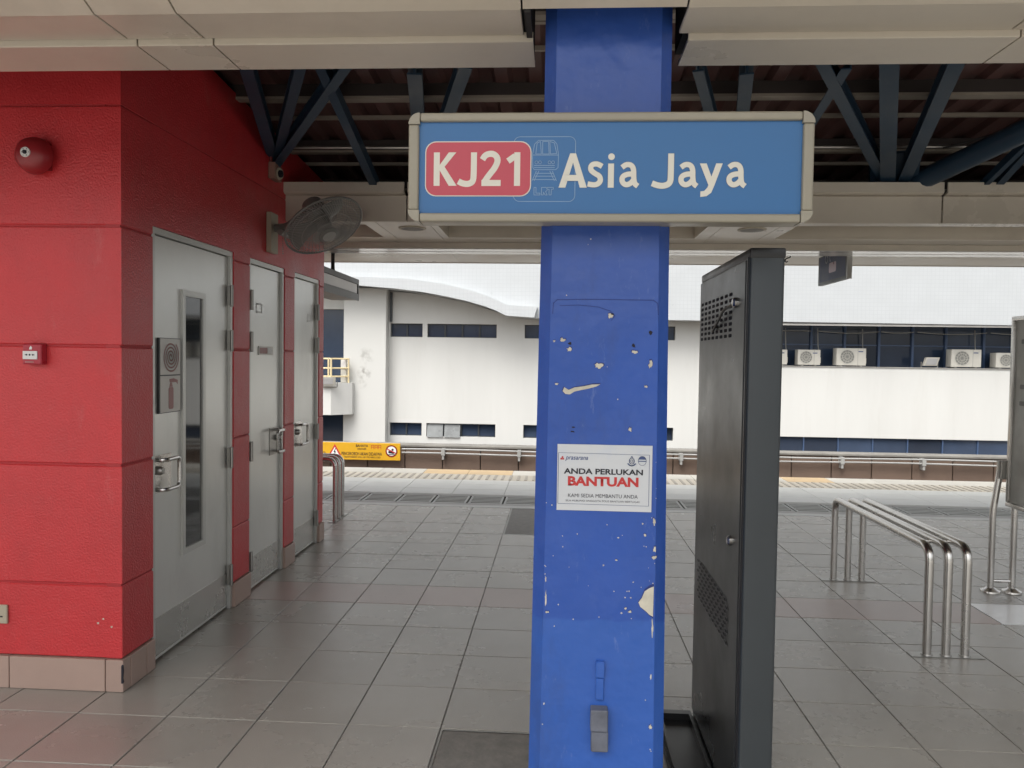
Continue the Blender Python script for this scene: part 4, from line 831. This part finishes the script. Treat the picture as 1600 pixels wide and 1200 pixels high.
for k in range(3):
    x = -3.38 + k * .065; ribbon(bm, [(x, -.13), (x, -.065), (x + .045, -.065), (x + .045, -.13)], .008, fw, .002); ribbon(bm, [(x, -.10), (x + .045, -.10)], .007, fw, .002)
obj('small_red_glyphs', bm, ink_r, e)
text('warning_line', 'PENCEROBOH AKAN DIDAKWA', -3.93, -3.185, -.255, -.195, fw, .002, ink_k, e, .012); text('warning_subline', 'TRESPASSERS WILL BE PROSECUTED', -3.89, -3.21, -.30, -.272, fw, .002, ink_k, e, .008)
text('warning_line', 'DIDAKWA', -4.55, -4.215, -.255, -.195, fw, .002, ink_k, e, .012)
bm = bmesh.new(); ribbon(bm, circ(-3.01, -.165, .098, 28), .022, fw, .0035, True); obj('prohibition_ring', bm, ink_r, e)
flat('prohibition_field', [circ(-3.01, -.165, .095, 28)], fw, .002, ink_w, e); flat('figure_pictogram', [circ(-2.99, -.14, .02, 12), [(-3.07, -.20), (-2.97, -.215), (-2.95, -.18), (-3.0, -.165), (-3.06, -.16)], [(-3.08, -.235), (-2.94, -.235), (-2.94, -.222), (-3.08, -.222)]], fw, .0045, ink_k, e)
bm = bmesh.new(); ribbon(bm, [(-3.08, -.13), (-2.94, -.20)], .018, fw, .0055); obj('prohibition_bar', bm, ink_r, e)

# ------------------------------------------------------------------ white building across the track
ob = empty('office_building', (2, 22, -4), 'long white building with blue strip windows and a curved tiled canopy', 'building')
fyb = face_y(21.0)
WIN1 = [(-4.62, -3.73), (-3.60, -1.70), (-.94, .95), (1.2, 3.1)]
holes = [(a, b, 2.09, 2.46) for a, b in WIN1] + [(a, b, -.62, -.26) for a, b in WIN1]
bm = bmesh.new(); holes_wall(bm, fyb, -4.66, 4.6, -4.0, 9.0, -.35, 0, holes); obj('recessed_wall', bm, white_w, ob)
LDARK = [(-9.5, -5.86, .55, 2.83), (-9.5, -5.86, -1.4, -.02)]
bm = bmesh.new(); holes_wall(bm, face_y(20.98), -14, -5.82, -4.0, 9.0, -.35, 0, LDARK); obj('end_wall', bm, white_w, ob)
for a, b, c, d in LDARK:
    wn = box('window', (a, b), (21.2, 21.25), (c, d), bglass, ob)
    for x in (-6.9, -8.2): box('mullion', (x - .03, x + .03), (21.16, 21.199), (c, d), bframe, wn)
pz = 20.65
box('pillar', (-5.82, -4.66), (pz, 21.34), (-4, 5), pillar_m, ob, .01)
for a, b in WIN1:
    for c, d in ((2.09, 2.46), (-.62, -.26)):
        wn = box('window', (a, b), (21.14, 21.17), (c, d), bglass, ob); nP = max(2, round((b - a) / .47))
        bm = bmesh.new(); holes_wall(bm, face_y(21.14), a, b, c, d, 0, .04, [(a + (b - a) * k / nP + .02, a + (b - a) * (k + 1) / nP - .02, c + .02, d - .02) for k in range(nP)]); obj('frame', bm, kiosk_m, wn)
        if c < 0:
            for k in range(2 if a < -3.65 and a > -3.7 or a == -3.60 else 0):
                x0_, x1_ = a + (b - a) * k / nP + .02, a + (b - a) * (k + 1) / nP - .02
                bm = bmesh.new(); prism(bm, [(0, 0), (1, 0), (1, 1), (0, 1)], lambda p, q, t: Vector((x0_ + p * (x1_ - x0_), 21.08 - .10 * (1 - q) - t, c - .02 + q * (d - c - .01))), 0, .02); obj('open_sash', bm, M('dusty_sash', (.20, .21, .21), .3, var=.2), wn)
# right wing
YR = 20.9
lowS = [(4.75 + .895 * k, 4.75 + .895 * (k + 1) - .03, -.95, -.425) for k in range(13)]
bm = bmesh.new(); holes_wall(bm, face_y(YR), 4.6, 16.5, -4.0, 1.44, -.12, 0, [(4.72, 16.4, -.95, -.425)]); obj('spandrel_wall', bm, white_w, ob)
box('ledge', (4.6, 16.5), (YR - .03, 21.7), (1.4405, 1.455), conc_m, ob)
for a, b, c, d in lowS:
    wn = box('window', (a, b), (YR + .08, YR + .10), (c, d), bglass, ob); box('mullion', (b + .001, b + .029), (YR + .04, YR + .10), (c, d), bframe, wn)
edges = [4.65, 5.05, 5.95, 6.86, 7.75, 8.66, 9.545, 10.42, 11.41, 12.3, 13.2, 14.1, 15, 16]
for a, b in zip(edges, edges[1:]):
    wn = box('window', (a + .035, b - .035), (21.65, 21.68), (1.456, 2.62), bglass, ob)
    box('mullion', (a - .03, a + .03), (21.58, 21.69), (1.456, 2.62), bframe, wn)
    box('frame_rail', (a + .031, b - .031), (21.62, 21.649), (2.02, 2.05), bframe, wn)
YU = 20.35; k_ = YU / 21.0
def sc_(p): return (p[0] * k_, 1.56 + (p[1] - 1.56) * k_)
low = [sc_(p) for p in ((-14, 3.47), (-7, 3.48), (-5.5, 3.465), (-4.45, 3.387), (-3.7, 3.30), (-3.04, 3.185), (-2.5, 3.07), (-1.99, 2.93), (-1.7, 2.82), (-1.43, 2.69), (-.68, 2.645), (16.5, 2.575))]
bm = bmesh.new(); prism(bm, low + [(16.5, 9.0), (-14, 9.0)], face_y(YU), -.62, 0); bmesh.ops.triangulate(bm, faces=[f for f in bm.faces if len(f.verts) > 4]); obj('upper_tiled_wall', bm, tile_w, ob)
topc = [sc_(p) for p in ((-14, 3.70), (-7, 3.705), (-5.5, 3.69), (-4.1, 3.645), (-3.2, 3.53), (-2.34, 3.34), (-1.9, 3.19), (-1.40, 2.965), (-.6, 2.93))]
lowc = [(x, z - .004) for x, z in low[:-1]]
bm = bmesh.new(); prism(bm, lowc + topc[::-1], face_y(YU), .001, .32); bmesh.ops.triangulate(bm, faces=[f for f in bm.faces if len(f.verts) > 4]); obj('curved_canopy', bm, tile_w, ob)
box('drip_rail', (4.0, 16.3), (YU + .03, YU + .09), (2.50, 2.545), conc_m, ob)
box('back_block', (-14, 16.5), (21.75, 30), (-4, 9), M('shadow_interior', (.10, .10, .11), .9), ob)
box('downpipe', (-4.62, -4.56), (20.92, 20.98), (2.5, 3.3), kiosk_m, ob)
# balcony
bx = [(-9, 0), (-5.9, 0), (-5.56, .35)]
bm = bmesh.new(); prism(bm, [(-9, 20.05), (-5.98, 20.05), (-5.52, 20.45), (-5.52, 20.645), (-9, 20.645)], lambda a, b, d: Vector((a, b, d)), -.015, .83); obj('balcony', bm, white_w, ob)
rl = empty('balcony_railing', (-6, 20.2, .83), 'cream yellow balcony railing on the white building', 'railing')
for z in (1.0, 1.22, 1.47):
    bm = bmesh.new(); tube(bm, [(-9, 20.12, z), (-6.0, 20.12, z), (-5.62, 20.44, z)], .022, 8); obj('rail', bm, cream_y, rl, True)
for x, y in ((-5.62, 20.44), (-6.0, 20.12), (-6.07, 20.12), (-6.55, 20.12), (-7.1, 20.12)):
    bm = bmesh.new(); tube(bm, [(x, y, .831), (x, y, 1.49)], .025, 8); obj('post', bm, cream_y, rl, True)
e = empty('cable_box', (-5.78, 20.3, .83), 'pale upright box standing in the balcony corner', 'box'); box('case', (-5.83, -5.68), (20.42, 20.55), (.831, 1.45), ac_m, e, .01); box('door_panel', (-5.815, -5.695), (20.41, 20.419), (1.2, 1.43), hang_w, e)
def floodlight(loc, label):
    x, y, z = loc; e = empty('floodlight', loc, label, 'floodlight')
    bm = bmesh.new(); prism(bm, [(-.17, .0), (.17, .0), (.20, .22), (-.14, .22)], lambda a, b, d: Vector((x + a, y + d - b * .4, z + .05 + b)), -.04, .06); obj('lamp_head', bm, ac_m, e)
    bm = bmesh.new(); prism(bm, [(-.13, .03), (.13, .03), (.155, .19), (-.105, .19)], lambda a, b, d: Vector((x + a, y + d - b * .4, z + .05 + b)), -.05, -.041); obj('lens', bm, M('lamp_glass', (.5, .5, .5), .15), e)
    bm = bmesh.new(); tube(bm, rounded([(x - .20, y + .03, z + .15), (x - .20, y + .03, z + .002), (x + .22, y + .03, z + .002), (x + .22, y + .03, z + .15)], .03, 3), .014, 6); obj('stirrup', bm, steel_d, e, True)
floodlight((9.72, 20.98, 1.456), 'white tilted floodlight on the ledge between two air conditioners')
floodlight((-6.02, 19.97, .72), 'small floodlight fixed to the balcony front')
# air conditioners
def ac(x0, x1, z1, label):
    w_, h_, y0 = x1 - x0, z1 - 1.455 - .03, 20.98
    e = empty('air_conditioner', ((x0 + x1) / 2, y0 + .15, 1.455), label, 'air conditioner', 'air conditioner units on the ledge')
    zc = 1.485; box('casing', (x0, x1), (y0, y0 + .30), (zc, z1), ac_m, e, .012, 2)
    cx_, cz_, r_ = x0 + w_ * .36, zc + h_ * .5, h_ * .40; f = face_y(y0)
    bm = bmesh.new(); prism(bm, circ(cx_, cz_, r_, 28), f, -.004, .002); obj('fan_opening', bm, ac_g, e)
    bm = bmesh.new()
    for q in (.35, .68, 1.0): ribbon(bm, circ(cx_, cz_, r_ * q, 28), .012, f, .008, True)
    for k in range(12): t = k * math.pi / 6; ribbon(bm, [(cx_ + r_ * .2 * math.cos(t), cz_ + r_ * .2 * math.sin(t)), (cx_ + r_ * math.cos(t + .3), cz_ + r_ * math.sin(t + .3))], .008, f, .007)
    obj('fan_guard', bm, ac_m, e)
    flat('badge', [[(x1 - .20, z1 - .10), (x1 - .08, z1 - .10), (x1 - .08, z1 - .075), (x1 - .20, z1 - .075)]], f, .0015, ink_b, e)
    bm = bmesh.new(); ribbon(bm, [(x0 + w_ * .72, zc + .01), (x0 + w_ * .72, z1 - .01)], .008, f, .0015); obj('panel_seam', bm, ac_g, e)
    box('valve_cover', (x1 + .0005, x1 + .03), (y0 + .06, y0 + .20), (zc + .05, zc + .2), ac_m, e, .005)
    for x in (x0 + .12, x1 - .12): box('foot', (x - .03, x + .03), (y0 + .02, y0 + .28), (1.4555, 1.4845), ac_g, e)
    bm = bmesh.new(); tube(bm, rounded([(x1 + .03, y0 + .2, zc + .15), (x1 + .08, y0 + .3, zc + .2), (x1 + .10, 21.5, 2.0), (x1 + .08, 21.5, 2.47)], .05, 3), .013, 6); obj('refrigerant_pipe', bm, pipe_w, e, True)
ac(5.52, 6.05, 1.88, 'cropped air conditioner just right of the totem edge'); ac(6.33, 6.91, 1.885, 'small air conditioner second from the totem'); ac(7.33, 8.09, 1.94, 'larger air conditioner left of the tall blue window panes')
ac(10.27, 11.03, 1.945, 'larger air conditioner right of the white floodlight'); ac(11.40, 12.1, 1.87, 'air conditioner half hidden behind the map board')
for i, (x0, x1, s) in enumerate(((6.0, 6.8, .0), (7.0, 8.6, -.05), (8.65, 9.5, -.03), (9.6, 11.4, -.05), (11.5, 13.0, -.04))):
    bm = bmesh.new(); tube(bm, [(x0 + (x1 - x0) * t / 8, 21.45, 2.40 + s * math.sin(math.pi * t / 8)) for t in range(9)], .014, 6)
    tag(obj('hanging_cable', bm, pipe_w, None, True), ['short white cable over the two small air conditioners', 'white cable sagging above the larger air conditioner', 'white cable over the tall blue window panes', 'white cable sagging above the white floodlight', 'white cable running behind the map board top'][i], 'cable', 'cables across the strip windows')
